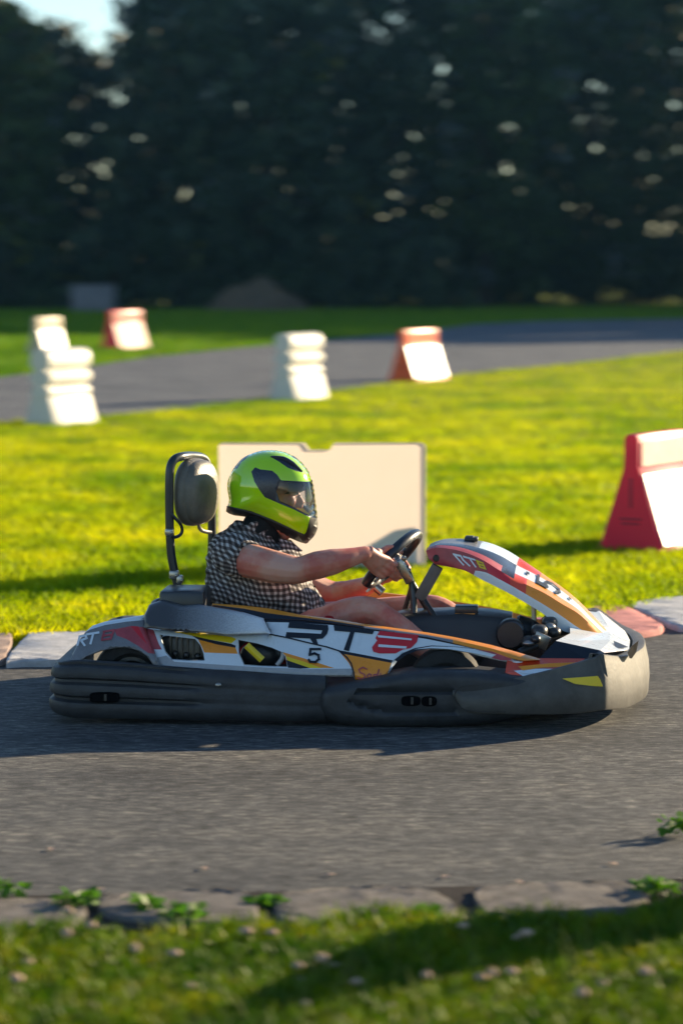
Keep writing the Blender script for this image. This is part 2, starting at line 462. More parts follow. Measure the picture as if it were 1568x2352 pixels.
def relief(g, outline, dfn, t=.012, holes=(), step=14, rnd=0, rdep=0, m=0, regions=(), mirror=False, back=True, backm=None):
    """a panel given by its outline in the side view, at depth dfn(u,v); regions: (polygon, material) painted by area"""
    ol = dens(outline, step); hs = [dens(h_, step) for h_ in holes]; rg = [(dens(p, step), mm) for p, mm in regions]
    us = [p[0] for p in ol]; vs = [p[1] for p in ol]
    extra = []
    y = min(vs) + step / 2; odd = 0
    while y < max(vs):
        x = min(us) + step / 2 + (step / 2 if odd else 0)
        while x < max(us):
            if inside((x, y), ol) and distpoly((x, y), ol) > step * .3 and not any(inside((x, y), h_) for h_ in hs): extra.append((x, y))
            x += step
        y += step; odd ^= 1
    if rnd:
        for fr in (.25, .6, 1.0):
            for i in range(len(ol)):
                p0, p1, p2 = ol[i - 1], ol[i], ol[(i + 1) % len(ol)]
                tx, ty = p2[0] - p0[0], p2[1] - p0[1]; L = math.hypot(tx, ty) or 1
                for sg in (1, -1):
                    q = (p1[0] - ty / L * rnd * fr * sg, p1[1] + tx / L * rnd * fr * sg)
                    if inside(q, ol) and abs(distpoly(q, ol) - rnd * fr) < .3 and not any(inside(q, h_) for h_ in hs): extra.append(q); break
    V2, F2 = cdt([ol] + hs + [p for p, _ in rg], extra)
    F = []; mi = []
    for f in F2:
        c = (sum(V2[i][0] for i in f) / len(f), sum(V2[i][1] for i in f) / len(f))
        if not inside(c, ol) or any(inside(c, h_) for h_ in hs): continue
        mm = m
        for p, k in rg:
            if inside(c, p): mm = k
        F.append(f); mi.append(mm)
    def dep(p):
        d = dfn(*p)
        if rnd:
            q = min(1, distpoly(p, ol) / rnd); d += rdep * (1 - math.sqrt(max(0, 1 - (1 - q) ** 2)))
        return d
    S = [kp(p[0], p[1], dep(p)) for p in V2]
    def W(s_, d_, z_): return kw(s_, KW - d_ if mirror else d_, z_)
    used = sorted({i for f in F for i in f}); re = {i: k for k, i in enumerate(used)}; n = len(used)
    V = [W(*S[i]) for i in used]
    FF = [tuple(re[i] for i in f) for f in F]; mo = list(mi)
    if back:
        V += [W(S[i][0], (dfn(*V2[i]) + (rdep if rnd else 0) + t), S[i][2]) for i in used]
        cnt = {}
        for f, k in zip(FF, mi):
            for a in range(len(f)):
                e = (f[a], f[(a + 1) % len(f)]); cnt[e] = k
        nf = len(FF)
        for f in FF[:nf]: pass
        B = [tuple(i + n for i in f[::-1]) for f in FF]
        rim = []; rm = []
        for (a, b), k in cnt.items():
            if (b, a) not in cnt: rim.append((a, a + n, b + n, b)); rm.append(k)
        FF = FF + B + rim; mo = mo + (mi if backm is None else [backm] * len(mi)) + rm
    n0 = len(g.v); g.v += V; g.f += [tuple(i + n0 for i in f) for f in FF]; g.m += mo

def decal(g, poly, dfn, m, lift=.0025, step=12):
    """a sticker laid 2 mm proud of a relief"""
    relief(g, poly, lambda u, v: dfn(u, v) - lift, .0015, step=step, m=m)
def strokes(g, lines, w, dfn, m, lift=.004):
    for ln in lines:
        for a, b in zip(ln[:-1], ln[1:]):
            dx, dy = b[0] - a[0], b[1] - a[1]; L = math.hypot(dx, dy) or 1; ex, ey = dx / L * w * .45, dy / L * w * .45; nx, ny = -dy / L * w / 2, dx / L * w / 2
            pl = [(a[0] - ex + nx, a[1] - ey + ny), (b[0] + ex + nx, b[1] + ey + ny), (b[0] + ex - nx, b[1] + ey - ny), (a[0] - ex - nx, a[1] - ey - ny)]
            g.add([kP(p[0], p[1], dfn(*p) - lift) for p in pl], [(0, 1, 2, 3)], m)

def baked(name, g, mats, parent, voxel, smooth_it=6, disp=None):
    """fuse overlapping shapes into one continuous skin"""
    o = g.build(name + '_raw', mats, None, True, None, True)
    r = o.modifiers.new('r', 'REMESH'); r.mode = 'VOXEL'; r.voxel_size = voxel; r.use_smooth_shade = True
    s = o.modifiers.new('s', 'SMOOTH'); s.iterations = smooth_it; s.factor = .5
    dg = bpy.context.evaluated_depsgraph_get(); dg.update()
    me = bpy.data.meshes.new_from_object(o.evaluated_get(dg))
    bpy.data.objects.remove(o)
    off = root_of(parent)
    me.transform(Matrix.Translation(-off))
    me.materials.clear()
    for m in (mats if isinstance(mats, (list, tuple)) else [mats]): me.materials.append(m)
    me.polygons.foreach_set('use_smooth', [True] * len(me.polygons)); me.name = name
    q = bpy.data.objects.new(name, me); COL.objects.link(q); q.parent = parent
    return q

# ================================================================== SETTING
def sheet(name, pts, z, mat, thick=0.0):
    V = [(p[0], p[1], z) for p in pts]
    V2, F2 = cdt([[(p[0], p[1]) for p in pts]], [])
    ol = [(p[0], p[1]) for p in pts]; F = [f for f in F2 if inside((sum(V2[i][0] for i in f) / len(f), sum(V2[i][1] for i in f) / len(f)), ol)]
    o = mesh_obj(name, [(x, y, z) for x, y in V2], F, mat, None, None, False)
    if o.data.polygons[0].normal.z < 0: o.data.flip_normals()
    return tag(o, None, None, None, 'structure')

g = G(); g.add([(-1500, -300, 0), (1500, -300, 0), (1500, 3000, 0), (-1500, 3000, 0)], [(0, 1, 2, 3)])
tag(g.build('ground', M['ground'], None, False), None, None, None, 'structure')

def edge(pxs, xl, xr, k):
    P = [onG(*p) for p in pxs]; P = [(p.x, p.y) for p in P]
    a = (xl, P[0][1] + (P[1][1] - P[0][1]) / (P[1][0] - P[0][0]) * (xl - P[0][0]) * k)
    b = (xr, P[-1][1] + (P[-1][1] - P[-2][1]) / (P[-1][0] - P[-2][0]) * (xr - P[-1][0]) * k)
    return [a] + P + [b]
near_e = edge([(-60, 2090), (500, 2066), (1000, 2050), (1620, 2020)], -14, 14, 1)
far_e = edge([(-200, 1530), (190, 1520), (900, 1490), (1300, 1468), (1600, 1438)], -14, 14, .5)
sheet('road', near_e + far_e[::-1], .004, M['road'])
# second stretch of track behind the lawn
nE = [onG(*p) for p in [(-500, 985), (0, 972), (250, 955), (430, 938), (620, 915), (900, 880), (1030, 862), (1300, 836), (1568, 806), (2000, 775)]]
fE = [onG(*p) for p in [(2000, 724), (1568, 731), (1250, 737), (1080, 745), (960, 764), (800, 776), (650, 790), (480, 806), (330, 822), (180, 845), (0, 866), (-500, 905)]]
sheet('far_road', [(p.x, p.y) for p in nE + fE], .004, M['road2'])
sheet('soil', [(onG(*p).x, onG(*p).y) for p in [(-300, 2085), (0, 2066), (300, 2060), (600, 2056), (1000, 2045), (1500, 2032), (1700, 2026), (1700, 2080), (1100, 2118), (600, 2140), (-300, 2150)]], .008, plastic('soil', (.035, .03, .028), .95, .4, 30, .1, 1))

def slab(name, poly, z0, z1, mat, label, group, bev=.012, jit=.004):
    C = onG(sum(p[0] for p in poly) / len(poly), sum(p[1] for p in poly) / len(poly))
    P = [onG(u, v, z1) for u, v in cspline2(poly, 3)]
    bm = bmesh.new()
    top = [bm.verts.new((p.x, p.y, z1)) for p in P]; bot = [bm.verts.new((p.x, p.y, z0)) for p in P]
    bm.faces.new(top); bm.faces.new(bot[::-1])
    for i in range(len(P)): bm.faces.new((top[i], top[i - 1], bot[i - 1], bot[i]))
    bmesh.ops.recalc_face_normals(bm, faces=bm.faces)
    te = [e for e in bm.edges if all(abs(q.co.z - z1) < 1e-6 for q in e.verts)]
    bmesh.ops.bevel(bm, geom=te, offset=bev, segments=3, affect='EDGES', profile=.5)
    bmesh.ops.triangulate(bm, faces=[f for f in bm.faces if len(f.verts) > 4])
    bmesh.ops.subdivide_edges(bm, edges=[e for e in bm.edges if e.calc_length() > .06], cuts=3, use_grid_fill=True)
    for q in bm.verts:
        q.co.z += random.uniform(-jit, jit) if q.co.z > z0 + .01 else 0
    bm.verts.ensure_lookup_table()
    V = [q.co.copy() for q in bm.verts]; F = [tuple(q.index for q in f.verts) for f in bm.faces]; bm.free()
    o = mesh_obj(name, V, F, mat, None, None, True, (C.x, C.y, 0))
    return tag(o, label, 'kerb slab', group)
KG = 'kerb slabs along the far edge of the track'
slab('kerb_slab', [(-75, 1465), (-60, 1455), (10, 1453), (28, 1458), (14, 1510), (-60, 1516), (-90, 1500)], -.02, .032, M['brownkerb'], 'brownish kerb slab cut by the left edge of the picture', KG)
slab('kerb_slab', [(62, 1456), (90, 1452), (300, 1448), (420, 1450), (415, 1508), (300, 1512), (60, 1514), (14, 1512)], -.02, .036, M['concrete'], 'pale grey kerb slab behind the rear of the kart', KG)
slab('kerb_slab', [(462, 1455), (500, 1447), (800, 1440), (860, 1442), (868, 1490), (800, 1498), (500, 1506), (462, 1500)], -.02, .032, M['redkerb'], 'red kerb slab hidden behind the driver seat and side fairing', KG)
slab('kerb_slab', [(905, 1440), (1200, 1418), (1290, 1420), (1300, 1465), (1240, 1474), (920, 1486)], -.02, .032, M['concrete'], 'grey kerb slab behind the front wheel of the kart', KG)
slab('kerb_slab', [(1325, 1412), (1350, 1394), (1430, 1390), (1492, 1416), (1524, 1438), (1480, 1450), (1400, 1460), (1335, 1464)], -.02, .032, M['redkerb'], 'red painted kerb slab just beyond the kart nose', KG)
slab('kerb_slab', [(1446, 1388), (1500, 1374), (1580, 1368), (1760, 1350), (1800, 1400), (1640, 1434), (1560, 1437), (1500, 1412)], -.02, .032, M['concrete'], 'white kerb slab at the right edge beyond the red slab', KG)
SG = 'worn kerb stones between track and near verge'
slab('kerb_stone', [(-160, 2078), (-60, 2066), (140, 2062), (195, 2072), (190, 2110), (100, 2124), (-140, 2128)], -.02, .02, M['stone'], 'worn kerb stone half buried in weeds at lower left', SG, .015, .004)
slab('kerb_stone', [(228, 2062), (300, 2050), (520, 2043), (578, 2056), (592, 2085), (580, 2112), (480, 2118), (330, 2112), (240, 2096)], -.02, .022, M['stone'], 'worn grey kerb stone left of the wide gap', SG, .008, .004)
slab('kerb_stone', [(634, 2070), (655, 2048), (780, 2038), (960, 2036), (1020, 2058), (1048, 2086), (1020, 2108), (820, 2122), (650, 2116)], -.02, .022, M['stone'], 'worn grey kerb stone in the middle of the near kerb', SG, .008, .004)
slab('kerb_stone', [(1088, 2048), (1120, 2034), (1300, 2026), (1455, 2024), (1500, 2050), (1440, 2082), (1300, 2092), (1140, 2096), (1100, 2078)], -.02, .02, M['stone'], 'worn grey kerb stone right of the dark notch', SG, .008, .004)

# ---------------------------------------------------------------- grass
def blades(name, P, h, w, lean, mat, label=None):
    """P: n x 3 roots; every blade a bent two-segment strip"""
    n = len(P); a = rng.uniform(0, 2 * np.pi, n); dirx, diry = np.cos(a), np.sin(a)
    hh = h * rng.uniform(.45, 1.25, n); ww = w * rng.uniform(.6, 1.3, n); ln = lean * rng.uniform(.1, 1, n) * hh
    b = rng.uniform(0, 2 * np.pi, n); lx, ly = np.cos(b) * ln, np.sin(b) * ln
    V = np.zeros((n, 5, 3))
    for k, (fz, fw, fl) in enumerate(((0, 1, 0), (0, -1, 0), (.55, -.8, .35), (.55, .8, .35), (1, 0, 1))):
        V[:, k, 0] = P[:, 0] + dirx * ww * fw / 2 + lx * fl
        V[:, k, 1] = P[:, 1] + diry * ww * fw / 2 + ly * fl
        V[:, k, 2] = P[:, 2] + hh * fz - .003
    base = np.arange(n)[:, None] * 5
    q = (base + np.array([[0, 1, 2, 3]])).astype(np.int32); t = (base + np.array([[3, 2, 4]])).astype(np.int32)
    me = bpy.data.meshes.new(name); me.vertices.add(n * 5); me.vertices.foreach_set('co', V.reshape(-1))
    loops = np.concatenate([q.reshape(-1), t.reshape(-1)]); me.loops.add(len(loops)); me.loops.foreach_set('vertex_index', loops)
    st = np.concatenate([np.arange(n) * 4, n * 4 + np.arange(n) * 3]).astype(np.int32)
    me.polygons.add(2 * n); me.polygons.foreach_set('loop_start', st); me.update(calc_edges=True); me.validate()
    me.materials.append(mat); o = bpy.data.objects.new(name, me); COL.objects.link(o)
    tag(o, label, 'grass', None, 'stuff'); return o

def fieldpts(n, u0, u1, vfar, vnear, test):
    out = []
    k = (H * FPX)
    while sum(len(o) for o in out) < n:
        u = rng.uniform(u0, u1, n); v = rng.uniform(vfar, vnear, n)
        Y = k / (v - 590); X = (u - CX) * Y / FPX
        out.append(np.stack([X, Y, np.zeros(n)], 1)[test(u, v, X, Y)])
    return np.concatenate(out)[:n]
nx = np.array([p[0] for p in far_e]); ny = np.array([p[1] for p in far_e])
n2x = np.array([p.x for p in nE]); n2y = np.array([p.y for p in nE]); f2 = fE[::-1]; f2x = np.array([p.x for p in f2]); f2y = np.array([p.y for p in f2])
def lawn_ok(u, v, X, Y): return (Y > np.interp(X, nx, ny) + .55 + .25 * np.sin(X * 5)) & (Y < np.interp(X, n2x, n2y) - .02)
P = fieldpts(215000, -750, 2320, 800, 1480, lawn_ok)
sel = rng.uniform(0, 1, len(P)) < .5
blades('lawn_grass', P, .055, .012, .9, M['grass'], 'sunlit short grass between the two stretches of track')
def strip_ok(u, v, X, Y): return (Y > np.interp(X, f2x, f2y) + .02)
P = fieldpts(85000, -750, 2320, 702, 900, strip_ok)
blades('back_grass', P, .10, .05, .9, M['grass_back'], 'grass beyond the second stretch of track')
# tufts creeping over the far kerb
nx0 = np.array([p[0] for p in near_e]); ny0 = np.array([p[1] for p in near_e])
def verge_ok(u, v, X, Y): return Y < np.interp(X, nx0, ny0) - .43 + .07 * np.sin(X * 7 + 1) + .05 * np.sin(X * 17)
P = fieldpts(70000, -900, 2470, 2060, 2560, verge_ok)
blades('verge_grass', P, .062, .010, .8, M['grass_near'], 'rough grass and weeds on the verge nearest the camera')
P2 = fieldpts(600, -200, 1770, 2200, 2560, verge_ok)
blades('tall_grass', P2, .12, .006, .7, M['stem'], 'taller dry stalks standing in the near verge')

# broad weed plants on the verge
def weed(x, y, h, k, name='weed_plant'):
    g = G()
    for i in range(k):
        a = random.uniform(0, 6.28); r_ = random.uniform(.01, .06); z = random.uniform(.25, 1) * h
        c = Vector((x + math.cos(a) * r_, y + math.sin(a) * r_, z)); s_ = random.uniform(.008, .017)
        n_ = Vector((random.uniform(-1, 1), random.uniform(-1, 1), random.uniform(.3, 1.4))).normalized(); t_ = n_.orthogonal().normalized(); b_ = n_.cross(t_)
        g.add([c + (t_ * math.cos(q) + b_ * math.sin(q) * .75) * s_ for q in [j * math.pi / 3 for j in range(6)]], [tuple(range(6))])
    return g.build(name, M['weed'], None, False, (x, y, 0), False)
weeds = [((15, 2075), .05, 40, 'small leafy weed at the left edge of the near kerb'), ((175, 2095), .05, 60, 'leafy weed on the left end of the leftmost kerb stone'),
         ((335, 2105), .045, 55, 'leafy weed at the foot of the grey stone left of the gap'), ((420, 2130), .05, 60, 'leafy weed below the left kerb stone'),
         ((605, 2090), .03, 40, 'small weed growing in the wide gap between two kerb stones'), ((985, 2135), .05, 70, 'bright leafy weed below the dark notch'),
         ((1560, 1925), .06, 50, 'dark green weed at the right edge of the track'), ((1500, 2065), .05, 70, 'leafy weed over the right end of the right kerb stone')]
for (uv, h_, k, lb) in weeds:
    c = onG(*uv); tag(weed(c.x, c.y, h_, k), lb, 'weed', 'broad-leaved weeds along the near kerb')

# clover / dandelion heads
def flower(x, y, h):
    t = thing('seed_head_flower', (x, y, 0), 'pale seed head on a short stalk in the near verge grass', 'flower', 'pale seed heads scattered over the near verge')
    g = G(); g.tube([(x, y, 0), (x + .006, y, h * .5), (x + .002, y + .004, h)], .0014, 0, 6); g.build('stalk', M['stem'], t)
    g = G(); g.ell((x + .002, y + .004, h + .004), (.0125, .0125, .009), None, 0, 12, 8)
    for i in range(26):
        d = Vector((random.gauss(0, 1), random.gauss(0, 1), abs(random.gauss(0, 1)))).normalized(); c = Vector((x + .002, y + .004, h + .003))
        q = d.orthogonal().normalized() * .0025; g.add([c + q, c - q, c + d * .018], [(0, 1, 2)])
    g.build('flower_head', M['seedhead'], t); return t
fl = [(155, 2130), (205, 2170), (150, 2200), (60, 2245), (310, 2240), (395, 2228), (560, 2178), (620, 2175), (690, 2253), (740, 2253), (690, 2268), (765, 2238), (1190, 2180), (1210, 2185), (1062, 2160), (818, 2290), (975, 2290), (1100, 2285), (1130, 2290), (1180, 2270), (40, 2300), (210, 2330), (440, 2300), (700, 2335), (1380, 2300), (1480, 2285), (1330, 2345), (900, 2345)]
f0 = None
for i, (u, v) in enumerate(fl):
    c = onG(u, v + 26, 0)
    if f0 is None: f0 = flower(c.x, c.y, .06); continue
    r_ = f0.copy(); COL.objects.link(r_); r_.location = (c.x, c.y, 0); s_ = random.uniform(.75, 1.35); r_.scale = (s_, s_, random.uniform(.6, 1.3)); r_.rotation_euler = (0, 0, random.uniform(0, 6))
    for ch in f0.children:
        q = ch.copy(); COL.objects.link(q); q.parent = r_

# ---------------------------------------------------------------- barriers
def frame_axes(q):
    l = Vector((math.sin(R(q)), math.cos(R(q)), 0)); n = Vector((math.cos(R(q)), -math.sin(R(q)), 0)); return l, n
def prism(g, C, l, n, prof, L, m=0, z0=0, bev=0):
    rings = [[C + l * y + n * w + Vector((0, 0, z)) for w, z in prof] for y in ((0, L) if not bev else (0, bev, L - bev, L))]
    if bev:
        ce = Vector((0, 0, sum(z for _, z in prof) / len(prof)))
        for k in (0, 3): rings[k] = [C + l * (0 if k == 0 else L) + n * (w * .94) + Vector((0, 0, ce.z + (z - ce.z) * .985)) for w, z in prof]
    g.loft(rings, m)
def aframe(u, v, q, L, ht, body, panel, label, cat, group, top=None, name='a_frame_barrier'):
    c = onG(u, v); l, n = frame_axes(q); C = Vector((c.x, c.y, 0)); s = ht / .64
    t = thing(name, C, label, cat, group)
    half = [(.205, 0), (.20, .03), (.178, .06), (.066, .40), (.045, .47), (.042, .62), (.030, .64)]
    prof = [(w * s, z * s) for w, z in half] + [(-w * s, z * s) for w, z in half[::-1]]
    g = G(); prism(g, C, l, n, prof, L, 0, 0, .012); g.build('body', body, t)
    def slope(z): return np.interp(z, [h_[1] for h_ in half], [h_[0] for h_ in half])
    def lay(name_, z0, z1, y0, y1, mat, off):
        g = G(); V = []
        zz = np.linspace(z0, z1, 5)
        for sgn in (1,):
            for dd in (off, off + .006):
                for z in zz:
                    for y in (y0, y1): V.append(C + l * y + n * ((slope(z) + dd) * s * sgn) + Vector((0, 0, z * s)))
        k = len(zz) * 2; F = []
        for i in range(len(zz) - 1):
            F.append((2 * i, 2 * i + 1, 2 * i + 3, 2 * i + 2)); F.append((k + 2 * i, k + 2 * i + 2, k + 2 * i + 3, k + 2 * i + 1))
            F.append((2 * i, 2 * i + 2, k + 2 * i + 2, k + 2 * i)); F.append((2 * i + 1, k + 2 * i + 1, k + 2 * i + 3, 2 * i + 3))
        e = 2 * (len(zz) - 1); F.append((0, k, k + 1, 1)); F.append((e, e + 1, k + e + 1, k + e))
        g.add(V, F); g.build(name_, mat, t, False)
    if panel: lay('sign_panel', .05, .43, .02, L - .02, panel, .002)
    if top: lay('top_band', .47, .60, .03, L - .03, top, .002)
    # slots in the end face: bars in darkened body colour, their shade painted
    g = G()
    for (w, z, sw, sh) in ((0, .19, .13, .012), (0, .165, .11, .01), (0, .33, .018, .16)):
        g.box(C - l * .001 + n * (w * s) + Vector((0, 0, z * s)), (sw * s, .006, sh * s), 0, (n, l, Vector((0, 0, 1))), .002, 1)
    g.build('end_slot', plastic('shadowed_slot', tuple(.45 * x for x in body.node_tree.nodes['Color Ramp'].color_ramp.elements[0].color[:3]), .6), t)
    g = G(); g.box(C + n * (.155 * s * -1) + l * .02 + Vector((0, 0, .02)), (.07, .09, .04), 0, (n, l, Vector((0, 0, 1))), .012); g.build('foot', body, t)
    g = G(); g.box(C + n * (.155 * s) + l * .02 + Vector((0, 0, .02)), (.07, .09, .04), 0, (n, l, Vector((0, 0, 1))), .012); g.build('foot', body, t)
    return t
RG = 'red and orange A-frame barriers along the track'
aframe(1447, 1274, 31, .62, .64, M['redb'], M['panelw'], 'large crimson A-frame barrier with white panel on the lawn at right', 'barrier', RG, M['glareb'])
_c = onG(1447, 1274); _l, _n = frame_axes(31); _p = _c + _l * .68 + _n * .03
aframe(CX + _p.x * FPX / _p.y, 590 + H * FPX / _p.y, 31, .62, .64, M['redb'], M['panelw'], 'second crimson barrier joined behind the large one, mostly cut by the right edge', 'barrier', RG, M['glareb'])
aframe(923, 876, 30, .85, .66, M['orangeb'], M['panelw'], 'orange A-frame barrier with blank white panel beside the far track', 'barrier', RG, M['orangeb'])
aframe(254, 808, 30, .85, .69, M['redb'], M['fadedb'], 'faded pinkish red A-frame barrier beyond the far track at left', 'barrier', RG, M['fadedb'])
aframe(82, 822, 30, .62, .64, M['tanb'], M['panelw'], 'cream A-frame barrier with white panel beyond the far track behind the ribbed block', 'barrier', 'white barriers beside the far track', M['tanb'])

def ribbed(u, v, q, L, ht, label):
    c = onG(u, v); l, n = frame_axes(q); C = Vector((c.x, c.y, 0)); s = ht / .72
    t = thing('ribbed_barrier_block', C, label, 'barrier', 'white barriers beside the far track')
    half = [(.180, 0), (.178, .02), (.100, .27)]
    prof = [(w * s, z * s) for w, z in half] + [(-w * s, z * s) for w, z in half[::-1]]
    g = G(); prism(g, C, l, n, prof, L, 0, 0, .02); g.build('flared_base', M['blockw'], t)
    half = [(.085, .262), (.128, .285), (.134, .32), (.122, .345), (.080, .362), (.080, .39), (.134, .405), (.146, .445), (.134, .49), (.082, .51), (.082, .54), (.128, .555), (.136, .60), (.128, .66), (.100, .70), (.05, .72)]
    prof = [(w * s, z * s) for w, z in half] + [(-w * s, z * s) for w, z in half[::-1]]
    prof = [(w * .82, z) for w, z in prof]
    g = G(); rings = []
    for y, k in ((-.005, .9), (.01, .97), (.04, 1), (L - .04, 1), (L - .01, .97), (L + .005, .9)):
        rings.append([C + l * y + n * (w * k) + Vector((0, 0, z)) for w, z in prof])
    g.loft(rings); g.build('ribbed_top', M['blockw'], t); return t
ribbed(92, 978, 27, .74, .72, 'nearest white ribbed barrier block at the left beside the far track')
ribbed(650, 920, 28, .72, .74, 'white ribbed barrier block beside the far track left of the orange one')

# white board behind the driver
c0 = onG(500, 1312); Yb = c0.y
t = thing('barrier_board', (onY(738, 1312, Yb).x, Yb, 0), 'milky white plastic barrier board with notched top standing on the lawn behind the driver', 'barrier')
def bpt(u, z, y=0): return Vector((onY(u, 1200, Yb).x, Yb + y, z))
ztop = onY(738, 1016, Yb).z; xs = [503, 700, 712, 762, 770, 976]
prof = [(503, .0), (503, ztop - .015), (510, ztop), (700, ztop), (712, ztop - .035), (758, ztop - .035), (768, ztop), (968, ztop), (976, ztop - .015), (976, 0)]
g = G(); prof_d = dens(prof, 20)
V2, F2 = cdt([[(a, b * 400) for a, b in prof]], [(x, y) for x in range(520, 970, 40) for y in range(20, 240, 40)])
def bulge(u, z):
    return .006 * math.sin((u - 503) / 473 * math.pi)
Vf = [bpt(a, b / 400, -.035 - bulge(a, b)) for a, b in V2]
olp = [(a, b * 400) for a, b in prof]
Ff = [f for f in F2 if inside((sum(V2[i][0] for i in f) / 3, sum(V2[i][1] for i in f) / 3), olp)]
g.add(Vf, Ff); g.build('front_skin', M['boardw'], t, True)
g = G()
rimp = prof[:]
for a, b in zip(rimp[:-1], rimp[1:]):
    A, B = bpt(a[0], a[1], -.03), bpt(b[0], b[1], -.03); g.add([A - Vector((0, .003, 0)), B - Vector((0, .003, 0)), B + Vector((0, .012, 0)), A + Vector((0, .012, 0))], [(0, 1, 2, 3)])
g.build('moulded_edge', M['boardw'], t, False)
g = G()
g.box(bpt(560, .02, 0), (.10, .28, .04), 0, None, .01); g.build('foot', M['blockw'], t)
g = G(); g.box(bpt(900, .02, 0), (.10, .28, .04), 0, None, .01); g.build('foot', M['blockw'], t)

# things in front of the trees
c = onG(215, 716)
t = thing('storage_box', (c.x, c.y, 0), 'grey box standing in the shade in front of the trees', 'box')
g = G(); g.box((c.x, c.y, .36), (1.22, .7, .72), 0, None, .05, 3); g.build('box_body', plastic('grey_tarp', (.12, .125, .15), .6, .2, 3), t)
g = G(); g.box((c.x, c.y, .745), (1.30, .78, .07), 0, None, .025, 2); g.build('lid', plastic('grey_lid', (.14, .145, .17), .6, .2, 3), t)
def mound(u0, u1, vb, ht, dep, name, mat, label):
    a, b = onG(u0, vb), onG(u1, vb); cx = (a.x + b.x) / 2; w = (b.x - a.x) / 2; g = G(); V = []; F = []; N = 40
    for i in range(N + 1):
        for j in range(N + 1):
            x = -1 + 2 * i / N; y = -1 + 2 * j / N; r2 = math.hypot(x, y)
            z = ht * max(0, 1 - r2 ** 1.7) * (1 + .12 * math.sin(x * 9 + y * 4) + .08 * math.sin(y * 13)) - .03
            V.append((cx + x * w, a.y + y * dep, z))
    for i in range(N):
        for j in range(N): F.append((i * (N + 1) + j, (i + 1) * (N + 1) + j, (i + 1) * (N + 1) + j + 1, i * (N + 1) + j + 1))
    g.add(V, F); return tag(g.build(name, mat, None, True, (cx, a.y, 0)), label, 'mound')
mound(462, 720, 714, .92, 1.6, 'dirt_mound', M['dirt'], 'mound of brown dirt heaped in front of the dark trees')

# ---------------------------------------------------------------- trees
def crown_mesh(name, clumps, leaf, per, mats, parent):
    """clumps: list of (centre, radius); many small leaf faces around every clump centre"""
    nC = len(clumps); C = np.repeat(np.array([c[0] for c in clumps]), per, 0); Rr = np.repeat(np.array([c[1] for c in clumps]), per)
    n = len(C); d = rng.normal(size=(n, 3)); d /= np.linalg.norm(d, axis=1)[:, None]
    P = C + d * (Rr * rng.uniform(.25, 1, n) ** .6)[:, None] * np.array([1, 1, .75])
    P[:, 2] = np.maximum(P[:, 2], .05)
    nrm = rng.normal(size=(n, 3)) + d * .6; nrm /= np.linalg.norm(nrm, axis=1)[:, None]
    a = np.cross(nrm, rng.normal(size=(n, 3))); a /= np.linalg.norm(a, axis=1)[:, None]; b = np.cross(nrm, a)
    s = leaf * rng.uniform(.6, 1.4, n)[:, None]
    V = np.stack([P - a * s, P - b * s * .55, P + a * s, P + b * s * .55], 1).reshape(-1, 3) - np.array(root_of(parent))
    me = bpy.data.meshes.new(name); me.vertices.add(4 * n); me.vertices.foreach_set('co', V.reshape(-1))
    me.loops.add(4 * n); me.loops.foreach_set('vertex_index', np.arange(4 * n, dtype=np.int32))
    me.polygons.add(n); me.polygons.foreach_set('loop_start', np.arange(0, 4 * n, 4, dtype=np.int32))
    for m in mats: me.materials.append(m)
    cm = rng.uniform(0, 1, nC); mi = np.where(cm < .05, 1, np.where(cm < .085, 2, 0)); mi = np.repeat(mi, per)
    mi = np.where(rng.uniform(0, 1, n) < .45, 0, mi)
    me.polygons.foreach_set('material_index', mi.astype(np.int32)); me.update(calc_edges=True)
    o = bpy.data.objects.new(name, me); COL.objects.link(o); o.parent = parent; return o
def tree(x, y, top, rad, base, label, nc=215, per=48, leaf=.18, pale=True):
    t = thing('broadleaf_tree', (x, y, 0), label, 'tree', 'dark broadleaf trees closing the view behind the track')
    g = G(); pts = [(x, y, -.1)]; h_ = top * .72
    for k in range(1, 6): pts.append((x + random.uniform(-.25, .25) * k / 3, y + random.uniform(-.2, .2), h_ * k / 5))
    g.tube(pts, [.26, .22, .18, .14, .10, .05], 0, 9, True, 2)
    for k in range(9):
        z = random.uniform(base + .4, h_); a = random.uniform(0, 6.28); L = rad * random.uniform(.5, .9)
        p0 = Vector((x, y, z)); p1 = p0 + Vector((math.cos(a) * L * .5, math.sin(a) * L * .5, L * .3)); p2 = p0 + Vector((math.cos(a) * L, math.sin(a) * L, L * .75))
        g.tube([p0, p1, p2], [.07, .05, .02], 0, 6)
    g.build('trunk', M['bark'], t)
    cl = []
    ph = random.uniform(0, 6)
    while len(cl) < nc:
        z = random.uniform(base, top); f = (z - base) / (top - base)
        rr = rad * (.72 + .38 * math.sin(math.pi * min(1, f * .9 + .1))) * (1 if f < .72 else math.sqrt(max(0, 1 - ((f - .72) / .28) ** 2)) * .9 + .1)
        a = random.uniform(0, 6.28); r_ = rr * math.sqrt(random.uniform(.12, 1)) * (1 + .18 * math.sin(3 * a + ph + z))
        cl.append(((x + math.cos(a) * r_, y + math.sin(a) * r_ * .8, z), random.uniform(.45, .95)))
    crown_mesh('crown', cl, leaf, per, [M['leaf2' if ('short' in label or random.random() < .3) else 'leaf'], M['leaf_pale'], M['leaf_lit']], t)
    return t
